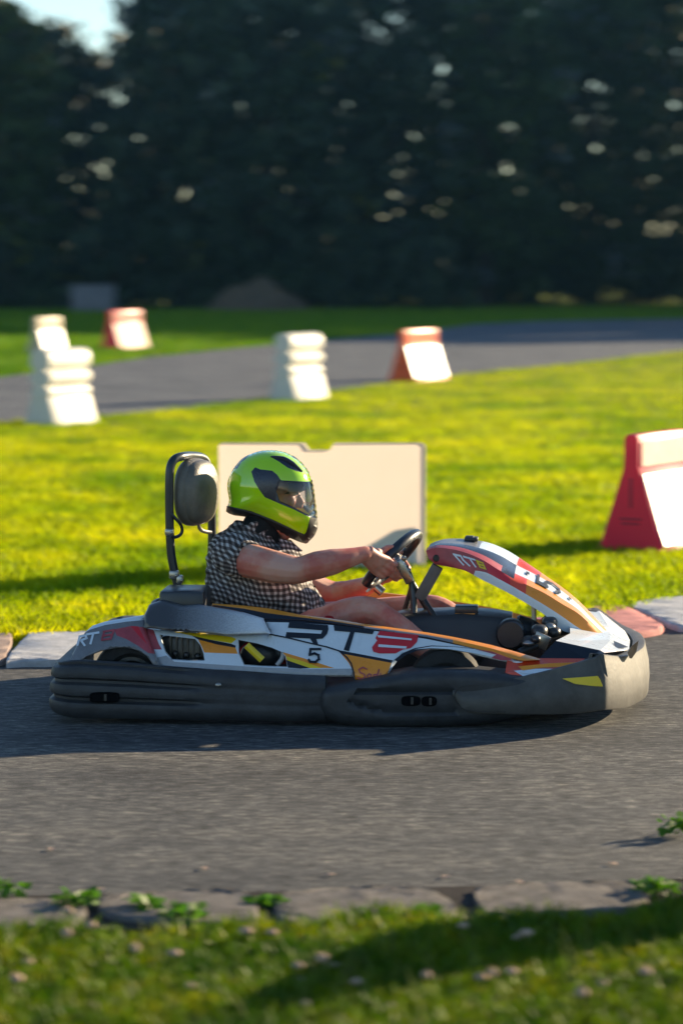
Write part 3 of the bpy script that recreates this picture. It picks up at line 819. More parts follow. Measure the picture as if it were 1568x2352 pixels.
TR = [(-14.2, 95, 9.5, 2.4, 'broadleaf tree standing just outside the left edge'),
      (-10.5, 93, 9.1, 1.8, 'shortest tree, in the upper left corner under the open sky'),
      (-5.2, 94, 10.6, 2.1, 'tall dark tree right of the patch of open sky'),
      (-2.4, 92, 11.2, 2.4, 'dark tree standing behind the dirt mound'),
      (.9, 95, 11.8, 2.5, 'dark tree in the middle of the row above the helmet'),
      (4.6, 96, 12.5, 2.5, 'dark tree right of the middle with pale gaps in its crown'),
      (8.3, 100, 13.2, 2.6, 'tall tree second from the right edge'),
      (12.2, 103, 14, 2.8, 'tall tree at the right edge of the picture'),
      (16.4, 103, 14, 2.8, 'tall tree just outside the right edge'),
      (-9.6, 101, 9.0, 2.4, 'low tree in the second row behind the upper left corner'),
      (-5.0, 101, 10.8, 2.6, 'second row tree between the sky gap and the mound'),
      (-.9, 103, 12.2, 2.7, 'second row tree seen between the middle trees'),
      (2.8, 104, 13, 2.7, 'second row tree behind the middle of the row'),
      (6.6, 107, 14, 2.9, 'second row tree right of the middle'),
      (10.6, 110, 15, 3.0, 'second row tree behind the two rightmost trees'),
      (15.0, 112, 15, 3.0, 'second row tree outside the right edge'),
      (20.5, 104, 14, 3.2, 'tree well outside the right edge shading the far lawn'), (25.5, 103, 14, 3.4, 'second tree well outside the right edge shading the far lawn'),
      (31, 104, 14, 3.6, 'third tree well outside the right edge shading the far lawn'), (37, 105, 14, 3.8, 'fourth tree well outside the right edge shading the far lawn'),
      (43, 104, 14, 3.8, 'fifth tree well outside the right edge shading the far lawn')]
TR += [(17.5 + 4.6 * k, 97.5, 12.5, 3.3, ('first', 'second', 'third', 'fourth', 'fifth', 'sixth')[k] + ' tree of the front row well outside the right edge') for k in range(6)]
TR += [(14.5 + 5 * k, 86, 12.5 if k < 5 else 14.2, 3.6, ('first', 'second', 'third', 'fourth', 'fifth', 'sixth', 'seventh', 'eighth', 'ninth')[k] + ' tree of the shading row far outside the right edge') for k in range(9)]
for x, y, tp, rd, lb in TR: tree(x, y, tp, rd, .5, lb)
def bush(x, y, ht, rad, label):
    t = thing('hedge_bush', (x, y, 0), label, 'bush', 'low bushes along the foot of the trees')
    g = G()
    for k in range(5):
        a = random.uniform(0, 6.28); g.tube([(x, y, -.05), (x + math.cos(a) * rad * .3, y + math.sin(a) * rad * .3, ht * .4), (x + math.cos(a) * rad * .6, y + math.sin(a) * rad * .6, ht * .8)], [.05, .035, .012], 0, 6)
    g.build('stems', M['bark'], t)
    cl = [((x + random.gauss(0, rad * .45), y + random.gauss(0, rad * .3), random.uniform(.15, ht)), random.uniform(.4, .7)) for _ in range(46)]
    crown_mesh('foliage', cl, .13, 46, [M['leaf'], M['leaf'], M['leaf_lit']], t)
BU = [(-12.2, 'at the far left'), (-9.6, 'behind the grey box'), (-7.2, 'right of the grey box'), (-4.6, 'left of the dirt mound'), (-2.2, 'behind the dirt mound'), (.2, 'right of the dirt mound'), (2.6, 'in the middle right of the tree line'), (5.0, 'under the tree with pale gaps'), (7.6, 'under the second tree from the right'), (10.2, 'under the rightmost tree'), (13.0, 'just outside the right edge')]
for i, (x, w) in enumerate(BU): bush(x, 91.5 + (6 if x > 3 else 0) + (2 if x > 7 else 0) + random.uniform(-.5, .5), random.uniform(1.7, 2.6), 1.7, 'low dark bush ' + w)

# unseen block added right of the frame to cast shade over the near verge
ribbed(1568 + 330, 590 + H * FPX / 7.12, 27, .74, .52, 'unseen white ribbed block added beyond the right edge to shade the near verge')

# dry leaves on the asphalt
for (u, v) in ((1024, 2022), (1190, 2033), (232, 2052), (118, 1958), (760, 2018), (1405, 1992), (470, 2002)):
    c = onG(u, v); a = random.uniform(0, 3); g = G(); d1 = Vector((math.cos(a), math.sin(a), 0)); d2 = Vector((-d1.y, d1.x, 0)); V = []
    for k in range(10):
        q = 2 * math.pi * k / 10; V.append(Vector((c.x, c.y, .007 + .005 * abs(math.sin(q)))) + d1 * .016 * math.cos(q) + d2 * .007 * math.sin(q) * (1.2 - .5 * math.cos(q)))
    tag(g.add(V, [tuple(range(10))]) or g.build('dry_leaf', M['seedhead'], None, False, (c.x, c.y, 0)), 'small dry leaf lying on the asphalt near the kerb stones', 'leaf', 'dry leaves lying on the asphalt')

# ================================================================== KART
kart = thing('go_kart', kw(0, KW / 2, 0), 'orange white and black racing kart number 5 driving on the asphalt', 'go-kart')

def fd(u, v):     # depth of the side fairing: leans inwards towards its top edge
    return .055 + max(0, (1556 - v)) / 165 * .14 + max(0, (v - 1540)) * .0002
# ---- side fairings
main_o = [(331, 1443), (394, 1450), (526, 1459), (560, 1457), (619, 1457), (606, 1430), (600, 1418), (630, 1414), (689, 1421), (760, 1428), (855, 1442), (982, 1460), (1055, 1478), (1110, 1491), (1177, 1512),
          (1200, 1520), (1195, 1528), (1160, 1520), (1128, 1514), (1080, 1501), (1031, 1493), (990, 1491), (962, 1494), (935, 1502), (914, 1516), (900, 1535), (892, 1548), (880, 1557), (850, 1563), (816, 1567),
          (812, 1555), (712, 1554), (610, 1549), (516, 1544), (430, 1538), (370, 1534), (352, 1512), (343, 1491)]
hole1 = [(366, 1458), (448, 1468), (460, 1482), (467, 1500), (470, 1518), (430, 1518), (394, 1516), (379, 1498)]
hole2 = [(547, 1470), (590, 1478), (624, 1488), (645, 1497), (655, 1507), (660, 1533), (600, 1531), (560, 1528), (548, 1501)]
band_dark = [(606, 1430), (600, 1418), (630, 1414), (689, 1421), (760, 1428), (855, 1442), (982, 1460), (1055, 1478), (1110, 1491), (1100, 1492), (1050, 1482), (980, 1468), (865, 1450), (765, 1436), (660, 1430), (612, 1429)]
blackb = [(780, 1494), (902, 1517), (899, 1523), (862, 1516), (782, 1501)]
orange_pt = [(782, 1501), (862, 1516), (899, 1523), (889, 1550), (880, 1557), (850, 1563), (816, 1567), (811, 1542), (800, 1522)]
red_tl = [(331, 1443), (352, 1446), (365, 1480), (372, 1492), (345, 1492)]
yel1 = [(396, 1451), (470, 1455), (531, 1463), (543, 1468), (531, 1478), (480, 1469), (440, 1460)]
blk1 = [(440, 1460), (480, 1469), (531, 1479), (541, 1483), (541, 1488), (500, 1482), (455, 1469)]
org1 = [(455, 1469), (500, 1481), (541, 1488), (546, 1502), (469, 1499), (462, 1483)]
org2 = [(646, 1497), (700, 1513), (768, 1535), (700, 1534), (661, 1532), (656, 1507)]
yel2 = [(651, 1506), (700, 1521), (739, 1535), (712, 1535), (662, 1518), (656, 1508)]
blk2 = [(657, 1516), (712, 1535), (690, 1536), (661, 1534)]
botband = [(370, 1534), (430, 1538), (516, 1544), (610, 1549), (712, 1554), (812, 1555), (810, 1536), (712, 1537), (600, 1533), (520, 1528), (400, 1520), (382, 1506), (355, 1512)]
R_ = [(664, 1430), (753, 1436), (754, 1446), (751, 1456), (741, 1467), (726, 1468), (731, 1482), (720, 1480), (712, 1467), (655, 1464), (658, 1452), (737, 1456), (740, 1448), (661, 1442)]
T_ = [(766, 1436), (860, 1447), (855, 1457), (814, 1452), (801, 1496), (789, 1493), (804, 1452), (768, 1449)]
E_ = [(872, 1449), (961, 1459), (957, 1475), (948, 1484), (943, 1489), (925, 1492), (908, 1501), (870, 1501), (857, 1497), (854, 1487), (866, 1471), (862, 1466), (868, 1455)]
sl1 = [(866, 1459), (945, 1467), (945, 1471), (868, 1464)]
sl2 = [(869, 1480), (934, 1485), (932, 1490), (868, 1486)]
MS = [M['white'], M['dark'], M['orange'], M['redor'], M['red'], M['yellow'], M['grey'], M['pink'], M['lgrey']]
main_far = [(640, 1450), (642, 1424), (689, 1421), (760, 1428), (855, 1442), (982, 1460), (1055, 1478), (1110, 1491), (1177, 1512), (1195, 1528), (1128, 1514), (1031, 1493), (962, 1494), (914, 1516), (892, 1548), (850, 1563), (812, 1555), (680, 1550)]
def fairing(mirror):
    g = G()
    rg = [(botband, 8), (band_dark, 1)]
    if not mirror: rg += [(blackb, 1), (orange_pt, 2), (red_tl, 7), (yel1, 5), (blk1, 1), (org1, 2), (org2, 2), (yel2, 5), (blk2, 1)]
    else: rg = []
    relief(g, main_far if mirror else main_o, fd, .010, () if mirror else (hole1, hole2), 13, 9, .012, 0, rg, mirror, True, 1)
    o = g.build('side_fairing', MS, kart, True, None, True)
    if mirror: return o
    g = G()
    decal(g, R_, fd, 1); decal(g, T_, fd, 1); decal(g, E_, fd, 4)
    decal(g, sl1, fd, 0, .0045); decal(g, sl2, fd, 0, .0045)
    strokes(g, [[(600, 1424), (620, 1457), (665, 1466), (714, 1478), (750, 1486), (778, 1495), (796, 1510), (806, 1524), (812, 1545), (814, 1564)]], 3.2, fd, 1, .003)
    strokes(g, [[(735, 1491), (713, 1491), (711, 1504), (722, 1501), (731, 1505), (732, 1514), (724, 1521), (712, 1520), (709, 1516)]], 5.5, fd, 1, .005)
    # script lettering on the orange patch
    strokes(g, [[(842, 1537), (833, 1533), (824, 1538), (827, 1545), (836, 1549), (838, 1556), (830, 1560), (821, 1557)],
                [(848, 1548), (843, 1552), (845, 1557), (851, 1556), (852, 1550), (848, 1548)],
                [(866, 1549), (859, 1550), (857, 1555), (862, 1557), (866, 1551), (870, 1538), (866, 1556)], [(874, 1548), (872, 1555), (876, 1553)]], 3.0, fd, 7, .004)
    g.build('sticker', MS, o, False, None, False)
    return o
f_near = fairing(False); f_near['label'] = 'white near side fairing lettered RT8'
fairing(True)

# ---- upper rear shell over the side (carbon grey) and its dark cap
up_o = [(331, 1442), (331, 1413), (343, 1389), (372, 1378), (420, 1392), (458, 1389), (510, 1398), (560, 1408), (604, 1421), (612, 1440), (621, 1456), (560, 1458), (526, 1460), (450, 1452), (394, 1449)]
def ud(u, v): return .07 + max(0, 1460 - v) / 70 * .10
blend = [(331, 1442), (331, 1425), (400, 1430), (470, 1433), (450, 1451), (394, 1449)]
blendg = [(331, 1425), (331, 1413), (343, 1389), (372, 1378), (420, 1392), (440, 1391), (500, 1410), (540, 1425), (480, 1434), (400, 1430)]
for mir in (False,):
    g = G(); relief(g, up_o, ud, .012, (), 12, 10, .02, 0, (), mir, True, 1)
    g.build('rear_side_shell', [M['fade'], M['dark'], M['orange'], M['redor'], M['red'], M['yellow'], M['grey']], kart)

# ---- orange rails on the fairing edge
rail_t = [(488, 1386), (560, 1391), (620, 1398), (689, 1412), (760, 1421), (836, 1433), (910, 1443), (982, 1453), (1040, 1463), (1080, 1471), (1130, 1482), (1177, 1495), (1215, 1506), (1240, 1513)]
rail_b = [(488, 1390), (560, 1406), (600, 1421), (689, 1424), (760, 1431), (836, 1443), (910, 1453), (982, 1464), (1040, 1477), (1080, 1487), (1130, 1499), (1165, 1510), (1200, 1518), (1238, 1516)]
for mir in (False, True):
    g = G(); rings = []
    for (a, b) in list(zip(rail_t, rail_b))[3 if mir else 0:]:
        d1 = fd(*b) + .002; d2 = d1 + .045
        A, B = kp(b[0], b[1], d1 - .004), kp(a[0], a[1], d2)
        mid = ((A[0] + B[0]) / 2, (A[1] * .8 + B[1] * .2), (A[2] * .35 + B[2] * .65))
        C_ = (B[0], B[1] + .012, B[2] - .02)
        q = [A, mid, B, C_, (A[0], A[1] + .014, A[2] - .004)]
        rings.append([kw(s_, KW - d_ if mir else d_, z_) for s_, d_, z_ in q])
    k0 = len(g.f); g.loft(rings, 0)
    for i in range(k0, len(g.f)):
        f = g.f[i]
        if len(f) == 4:
            j = (i - k0) % 5; st = (i - k0) // 5
            g.m[i] = (1 if (st < 5 and j == 0) else (2 if (j == 0 and st < 8) else 0))
    g.build('fairing_rail', [M['orange'], M['dark'], M['grey']], kart, True)

# ---- rear shell over the rear wheel
rear_o = [(160, 1519), (166, 1504), (174, 1488), (184, 1468), (196, 1452), (212, 1438), (240, 1429), (290, 1420), (334, 1413), (334, 1442), (346, 1478), (360, 1512), (368, 1530), (352, 1528), (338, 1508), (316, 1494), (290, 1488), (262, 1489), (232, 1496), (205, 1507), (182, 1520)]
def rdp(u, v): return .05 + max(0, 1520 - v) / 110 * .13
rtop = [(212, 1438), (240, 1429), (290, 1420), (334, 1413), (334, 1424), (290, 1428), (240, 1436), (205, 1447), (196, 1452)]
rpink = [(262, 1446), (300, 1438), (334, 1441), (346, 1478), (356, 1502), (340, 1500), (318, 1484), (290, 1468), (268, 1460)]
rred = [(300, 1438), (318, 1439), (338, 1480), (324, 1466), (310, 1450)]
g = G(); relief(g, rear_o, rdp, .012, (), 11, 7, .012, 6, [(rtop, 0), (rpink, 7), (rred, 4)])
o = g.build('rear_fairing', MS, kart)
g = G()
strokes(g, [[(178, 1481), (183, 1462), (196, 1459), (199, 1466), (186, 1471), (194, 1482)], [(200, 1457), (226, 1453)], [(214, 1456), (208, 1478)]], 5, rdp, 0, .004)
strokes(g, [[(238, 1451), (262, 1447), (258, 1457), (236, 1461), (240, 1451)], [(236, 1461), (234, 1470), (254, 1467), (258, 1457)]], 4.5, rdp, 7, .004)
g.build('sticker', MS, o, False, None, False)
# deck joining both rear shells
g = G(); rings = []
for (u, v) in [(214, 1437), (240, 1430), (290, 1421), (332, 1414)]:
    s_, d_, z_ = kp(u, v, .17)
    rings.append([kw(s_, .175 + .13 * k / 6, z_ - .055 * (k / 6) ** 1.5) for k in range(7)] + [kw(s_, .30, z_ - .08), kw(s_, .175, z_ - .03)])
g.loft(rings); g.build('rear_deck', M['white'], kart)

# ---- battery / filler block behind the seat
g = G(); s0, _, z0 = kp(372, 1400, .30); s1, _, z1 = kp(474, 1366, .30)
g.box(kw((s0 + s1) / 2, .33, (z0 + z1) / 2 - .01), (s1 - s0, .22, z1 - z0 + .06), 0, (KA, KN, Vector((0, 0, 1))), .012)
g.box(kw((s0 + s1) / 2, .33, z1 + .004), ((s1 - s0) * .95, .19, .014), 0, (KA, KN, Vector((0, 0, 1))), .005)
g.build('battery_box', M['tube'], kart)
g = G(); s2 = kp(350, 1400, .2)[0]
g.tube([kP(352, 1400, .24), kP(352, 1386, .24), kP(368, 1378, .26), kP(385, 1376, .28)], .008, 0, 8, True, 4); g.build('grab_loop', M['metal'], kart)

# ---- plastic bumpers running round the kart
def track_path(px_pts, d):
    return [kp(u, v, d)[0] for u, v in px_pts]
def bumper_ring(P, Nn, zb, zt, th, grooves, gs, lean=0.0):
    """one cross-section: P outer point, Nn outward horizontal normal"""
    prof = []
    n = 22
    for i in range(n + 1):
        f = i / n
        o = -.016 * abs(2 * f - 1) ** 6
        for gc, gw in grooves: o -= gs * .02 * math.exp(-((f - gc) / gw) ** 2)
        prof.append((o - lean * f, zb + (zt - zb) * f))
    prof = [(-th * .5, zb - .0)] + prof + [(-th * .4, zt + .004), (-th, zt - .004), (-th, zb + .01)]
    return [P + Nn * o + Vector((0, 0, z - P.z)) for o, z in prof]
def z_at(px, d): return kp(px[0], px[1], d)[2]
# rear bumper: down the near side, across the back, up the far side
tt = [(107, 1527), (174, 1522), (291, 1529), (380, 1537), (492, 1545), (620, 1553), (745, 1561)]
bb = [(107, 1641), (180, 1655), (247, 1660), (380, 1664), (492, 1665), (620, 1668), (745, 1672)]
ss = [kp(u, v, 0)[0] for u, v in tt]; zt_ = [z_at(p, 0) for p in tt]; zb_ = [max(.022, z_at(p, 0)) for p in bb]
sR = kp(107, 1560, .05)[0]; rad = .085
path = []     # s, d, outward normal angle
for s_ in np.linspace(ss[-1], sR + rad, 26): path.append((s_, 0, -90))
for a in np.linspace(-100, -170, 8): path.append((sR + rad + rad * math.cos(R(a)), rad + rad * math.sin(R(a)), a))
for d_ in np.linspace(rad, KW - rad, 10): path.append((sR - .012 * math.sin(math.pi * (d_ - rad) / (KW - 2 * rad)), d_, 180))
for a in np.linspace(170, 100, 8): path.append((sR + rad + rad * math.cos(R(a)), KW - rad + rad * math.sin(R(a)), a))
for s_ in np.linspace(sR + rad, ss[-1], 26): path.append((s_, KW, 90))
g = G(); rings = []
for (s_, d_, a) in path:
    zt = float(np.interp(s_, ss, zt_)); zb = float(np.interp(s_, ss, zb_))
    gs = float(np.interp(s_, [kp(430, 1600, 0)[0], kp(470, 1600, 0)[0]], [1, .12]))
    bulge_ = .014 * math.sin(s_ * 23) * (1 - gs) * .6 - .02 * math.exp(-((s_ - kp(735, 1600, 0)[0]) / .025) ** 2) - .006 * math.exp(-((s_ - kp(465, 1600, 0)[0]) / .03) ** 2)
    Nn = KA * math.cos(R(a)) + KN * math.sin(R(a)); P = kw(s_, d_, 0)
    rings.append(bumper_ring(P + Nn * bulge_, Nn, zb, zt, .11, [(.34, .045), (.66, .045), (.97, .03)], gs, .012))
g.loft(rings); rb = g.build('rear_bumper', M['bumper'], kart)
def bslot(u0, u1, v0, v1, par, name='bumper_slot'):  # slots laid on as black plates, their inner shade painted
    g = G(); pl = [(u0, (v0 + v1) / 2), (u0 + 6, v0), (u1 - 6, v0), (u1, (v0 + v1) / 2), (u1 - 6, v1), (u0 + 6, v1)]
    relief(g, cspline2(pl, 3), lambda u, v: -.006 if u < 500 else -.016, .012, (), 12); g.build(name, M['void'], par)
    g = G(); c = kP((u0 + u1) / 2 + 3, (v0 + v1) / 2, -.008 if u0 < 500 else -.018); g.box(c, (.008, .006, .022), 0, (KA, KN, Vector((0, 0, 1)))); g.build('bolt', M['dmetal'], par)
bslot(206, 272, 1592, 1613, rb)
g = G(); g.ell(kP(501, 1574, -.006), (.011, .008, .009), (KA, KN, Vector((0, 0, 1)))); g.build('bolt', M['metal'], rb)
# middle pods at the front wheels
mid_o = [(731, 1600), (736, 1586), (748, 1578), (780, 1572), (811, 1565), (850, 1557), (894, 1549), (940, 1541), (982, 1538), (1040, 1537), (1090, 1539), (1140, 1544), (1185, 1549), (1230, 1550), (1240, 1600), (1215, 1645), (1177, 1653), (1100, 1665), (1031, 1671), (950, 1673), (880, 1673), (820, 1671), (787, 1667), (745, 1650), (733, 1625)]
def md(u, v):
    r1 = .030 * (1 - math.exp(-((v - 1593 - (u - 1000) * -.01) / 9.0) ** 2) * (1 if 800 < u < 1045 else .0)) if False else 0
    rg_ = .014 * math.exp(-((v - (1588 + max(0, 860 - u) * .05)) / 4.5) ** 2) * (1 if 815 < u < 1040 else 0)
    rg2 = .014 * math.exp(-((v - (1634 - max(0, 880 - u) * .25)) / 4.5) ** 2) * (1 if 800 < u < 1050 else 0)
    return -.012 + rg_ + rg2 + .00004 * abs(u - 960)
for mir in (False, True):
    g = G(); relief(g, mid_o, md, .11, (), 8 if not mir else 22, 26, .05, 0, (), mir); mo = g.build('side_pod', M['bumper'], kart)
    if not mir: bslot(921, 965, 1600, 1621, mo); bslot(967, 1003, 1601, 1622, mo)
# front bumper
tt = [(1039, 1584), (1068, 1575), (1130, 1567), (1200, 1557), (1269, 1541), (1330, 1524), (1388, 1505)]
bb = [(1039, 1596), (1062, 1632), (1087, 1640), (1200, 1643), (1270, 1643), (1324, 1641), (1378, 1634)]
ssf = [kp(u, v, -.02)[0] for u, v in tt]; ztf = [z_at(p, -.02) for p in tt]
ssb = [kp(u, v, -.02)[0] for u, v in bb]; zbf = [z_at(p, -.02) for p in bb]
sF = kp(1372, 1560, -.02)[0]
path = []
for s_ in np.linspace(ssf[0], sF, 30): path.append((s_, -.02))
pf = [(sF, -.02), (sF + .024, -.010), (sF + .042, .02), (sF + .075, .10), (sF + .115, .22), (sF + .155, .36), (sF + .182, .50), (sF + .192, KW / 2)]
pf2, _ = spline([Vector((a, b, 0)) for a, b in pf], [0] * len(pf), 5)
path += [(p.x, p.y) for p in pf2[1:]]
path += [(s_, KW - d_) for s_, d_ in path[::-1][1:]]
zF_t = kp(1487, 1484, .5)[2]; zF_b = kp(1490, 1600, .5)[2]
g = G(); rings = []; n = len(path)
for i, (s_, d_) in enumerate(path):
    a = path[max(0, i - 1)]; b = path[min(n - 1, i + 1)]; tx, ty = b[0] - a[0], b[1] - a[1]; L = math.hypot(tx, ty)
    Nn = KA * (ty / L) + KN * (-tx / L); dd = min(d_, KW - d_)
    if dd <= 0: zt = float(np.interp(s_, ssf, ztf)); zb = float(np.interp(s_, ssb, zbf))
    else:
        k = min(1, dd / .30); k = math.sin(k * math.pi / 2)
        zt = ztf[-1] + (zF_t - ztf[-1]) * k; zb = zbf[-1] + (zF_b - zbf[-1]) * k
    h_ = zt - zb; P = kw(s_, d_, 0); prof = []
    lean = .025 if dd <= 0 else .012
    for f, o in ((0, -.014), (.015, -.003), (.05, 0), (.3, .003), (.6, .0), (.9, -lean), (.985, -lean - .002), (1.0, -lean - .008)): prof.append((o, zb + h_ * f))
    prof += [(-lean - .045, zt - .003), (-lean - .05, zt - .02), (-.075, zb + .03), (-.07, zb + .004)]
    rings.append([P + Nn * o + Vector((0, 0, z)) for o, z in prof])
g.loft(rings); fb = g.build('front_bumper', M['front'], kart)
def fbd(u, v): return -.0215 + max(0, (1575 - v)) / 70 * .012
g = G(); strokes(g, [cspline2([(1100, 1575), (1060, 1578), (1044, 1596), (1052, 1622), (1085, 1634), (1160, 1636)], 4, False)], 2.5, lambda u, v: fbd(u, v) - .006, 0, .0); g.build('moulded_edge', M['black'], fb, False)
g = G(); decal(g, [(1291, 1559), (1345, 1555), (1372, 1553), (1378, 1562), (1384, 1577), (1360, 1576), (1320, 1571)], lambda u, v: fbd(u, v) - .004 + max(0, u - 1372) * .00042, 0, .004); g.build('sticker', M['yellow'], fb, False)

# pocket in the front face of the bumper (its inner shade painted black), laid on the curved face
def front_pt(d_, z, off=.004):
    i = min(range(len(path) // 2), key=lambda k: abs(path[k][1] - d_) + (10 if path[k][1] < 0 else 0)); s_, q = path[i]
    a = path[i - 1]; b = path[i + 1]; tx, ty = b[0] - a[0], b[1] - a[1]; L = math.hypot(tx, ty)
    return kw(s_, d_, z) + (KA * (ty / L) + KN * (-tx / L)) * off
for sg in (0,):
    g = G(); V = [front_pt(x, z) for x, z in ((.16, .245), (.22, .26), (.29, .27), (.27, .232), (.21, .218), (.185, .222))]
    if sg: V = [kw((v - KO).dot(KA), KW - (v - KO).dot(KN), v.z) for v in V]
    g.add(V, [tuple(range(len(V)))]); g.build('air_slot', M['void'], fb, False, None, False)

# ---- nose between bumper and tank
def q3(u, v, d): return kp(u, v, d)
def sym(g, pts, m, mirror_too=True, th=.0):
    g.add([kw(*p) for p in pts], [tuple(range(len(pts)))], m)
    if mirror_too: g.add([kw(p[0], KW - p[1], p[2]) for p in pts], [tuple(range(len(pts)))[::-1]], m)
n1 = q3(1165, 1512, .10); n2 = q3(1238, 1512, .13); n3 = q3(1343, 1513, .10); n4 = q3(1388, 1500, .07); n5 = q3(1300, 1545, .03); n6 = q3(1200, 1562, .03); n7 = q3(1160, 1545, .04)
n8 = q3(1276, 1472, .17); n9 = q3(1378, 1494, .13); n10 = q3(1309, 1455, .42); n11 = q3(1402, 1470, .50); n12 = q3(1444, 1493, .42)
n13 = q3(1402, 1525, .05)
g = G()
sym(g, [n1, n2, n3, n5, n6, n7], 3); sym(g, [n3, n4, n13, n5], 1)
sym(g, [n2, n8, n9, n4, n3], 1)
sym(g, [n8, n10, n11, n9], 0); sym(g, [n9, n11, n12, n4], 0)
c10 = (n10[0], KW / 2, n10[2] + .01); c11 = (n11[0] + .0, KW / 2, n11[2] + .005); c12 = (n12[0] + .01, KW / 2, n12[2])
g.add([kw(*p) for p in (n10, n11, c11, c10)], [(0, 1, 2, 3)], 0); g.add([kw(p[0], KW - p[1], p[2]) for p in (n10, n11, c11, c10)], [(3, 2, 1, 0)], 0)
g.add([kw(*p) for p in (n11, n12, c12, c11)], [(0, 1, 2, 3)], 0); g.add([kw(p[0], KW - p[1], p[2]) for p in (n11, n12, c12, c11)], [(3, 2, 1, 0)], 0)
nose = g.build('nose_cone', [M['white'], M['dark'], M['orange'], M['redor']], kart, False)
g = G(); g.add([kw(*p) + Vector((0, 0, .004)) for p in (q3(1408, 1474, .45), q3(1443, 1489, .42), q3(1414, 1494, .33))], [(0, 1, 2)]); g.build('air_slot', M['black'], nose, False, None, False)  # black triangle laid on top paints the shade in the nose slot
def nd(u, v): return .03 + (1562 - v) / 50 * .07 - .01
g = G()
for k, (m_, pl) in enumerate([(0, [(1180, 1541), (1230, 1536), (1290, 1537), (1250, 1548), (1205, 1556)]), (2, [(1190, 1531), (1260, 1524), (1335, 1521), (1320, 1530), (1240, 1534), (1200, 1540)]), (0, [(1196, 1545), (1240, 1541), (1262, 1543), (1215, 1548)])]):
    relief(g, pl, lambda u, v, k=k: nd(u, v) - .006 - .002 * k, .003, (), 12, m=m_)
g.build('sticker', [M['white'], M['dark'], M['orange'], M['redor']], nose, False)
# white and red stripe over the front wheel arch
g = G(); decal(g, [(905, 1516), (925, 1500), (952, 1489), (990, 1483), (1040, 1485), (1090, 1490), (1060, 1496), (1030, 1492), (990, 1490), (958, 1495), (930, 1505), (912, 1520)], fd, 1, .006)
decal(g, [(950, 1492), (990, 1485), (1040, 1486), (1090, 1491), (1140, 1503), (1130, 1509), (1080, 1499), (1030, 1491), (990, 1489)], fd, 0, .009)
decal(g, [(1090, 1491), (1130, 1497), (1172, 1513), (1176, 1517), (1150, 1517), (1128, 1511), (1140, 1504)], fd, 2, .012)
g.build('sticker', [M['white'], M['dark'], M['pink']], f_near, False)

# ---- floor, frame, axles
g = G()
V = [kw(s_, d_, z) for z in (.035, .045) for s_, d_ in ((-.75, .18), (.70, .18), (.78, .40), (.78, .90), (.70, 1.12), (-.75, 1.12))]
g.add(V, [tuple(range(6))[::-1], tuple(range(6, 12))] + [(i, (i + 1) % 6, 6 + (i + 1) % 6, 6 + i) for i in range(6)]); g.build('floor_tray', M['black'], kart, False)
for d_ in (.26, 1.04):
    g = G(); g.tube([kw(-.80, d_, .10), kw(-.3, d_, .075), (kw(.5, d_, .075)), kw(.80, d_ + (.1 if d_ < .6 else -.1), .12)], .016, 0, 10, True, 6); g.build('chassis_rail', M['tube'], kart)
g = G(); g.tube([kw(-.665, .10, .14), kw(-.665, 1.20, .14)], .02); g.build('rear_axle', M['dmetal'], kart)
g = G(); g.tube([kw(.335, .20, .14), kw(.335, 1.10, .14)], .014); g.build('front_axle', M['dmetal'], kart)

def wheel(s_, d_, rad, wid):
    g = G(); prof = [(-wid * .3, rad * .50), (-wid * .42, rad * .56), (-wid * .5, rad * .66), (-wid * .5, rad * .86), (-wid * .44, rad * .96), (-wid * .3, rad), (wid * .3, rad), (wid * .44, rad * .96), (wid * .5, rad * .86), (wid * .5, rad * .66), (wid * .42, rad * .56), (wid * .3, rad * .5)]
    c = kw(s_, d_, rad)
    w = G(); w.lathe(c, KN, [(-wid * .36, 0), (-wid * .36, rad * .2), (-wid * .2, rad * .22), (-wid * .12, rad * .44), (-wid * .42, rad * .47), (-wid * .42, rad * .56), (wid * .42, rad * .56), (wid * .42, 0)], 0, 28)
    o = w.build('wheel', M['dmetal'], kart)
    g.loft([[c + KN * h_ + (KA * math.cos(2 * math.pi * k / 40) + Vector((0, 0, 1)) * math.sin(2 * math.pi * k / 40)) * r_ for k in range(40)] for h_, r_ in prof], 0, True, False)
    g.build('tyre', M['tyre'], o)
wheel(kp(305, 1570, .15)[0], .21, .140, .19); wheel(kp(305, 1570, .15)[0], KW - .21, .140, .19)
wheel(kp(1022, 1570, .12)[0], .17, .128, .13); wheel(kp(1022, 1570, .12)[0], KW - .17, .128, .13)

# ---- engine bay pieces behind the fairing openings
g = G(); c = kP(430, 1500, .24); g.box(c, (.17, .10, .13), 0, (KA, KN, Vector((0, 0, 1))), .012)
for k in range(6): g.box(kP(392 + k * 13, 1490, .185), (.006, .012, .085), 0, (KA, KN, Vector((0, 0, 1))))
for k in range(3): g.ell(kP(402 + k * 26, 1502 + k * 3, .18), (.012, .01, .012), (KA, KN, Vector((0, 0, 1))))
g.build('engine', M['dmetal'], kart)
g = G(); g.tube([kP(566, 1482, .10), kP(602, 1516, .10)], .0125, 0, 12); g.build('chain_guard_tube', M['yellow'], kart)
g = G(); g.tube([kP(650, 1497, .11), kP(648, 1512, .11), kP(636, 1528, .11)], .008, 0, 10, True, 4); g.build('brake_hose', M['lgrey'], kart)
g = G(); g.ell(kP(598, 1505, .18), (.07, .04, .05), (KA, KN, Vector((0, 0, 1)))); g.build('brake_drum', M['black'], kart)

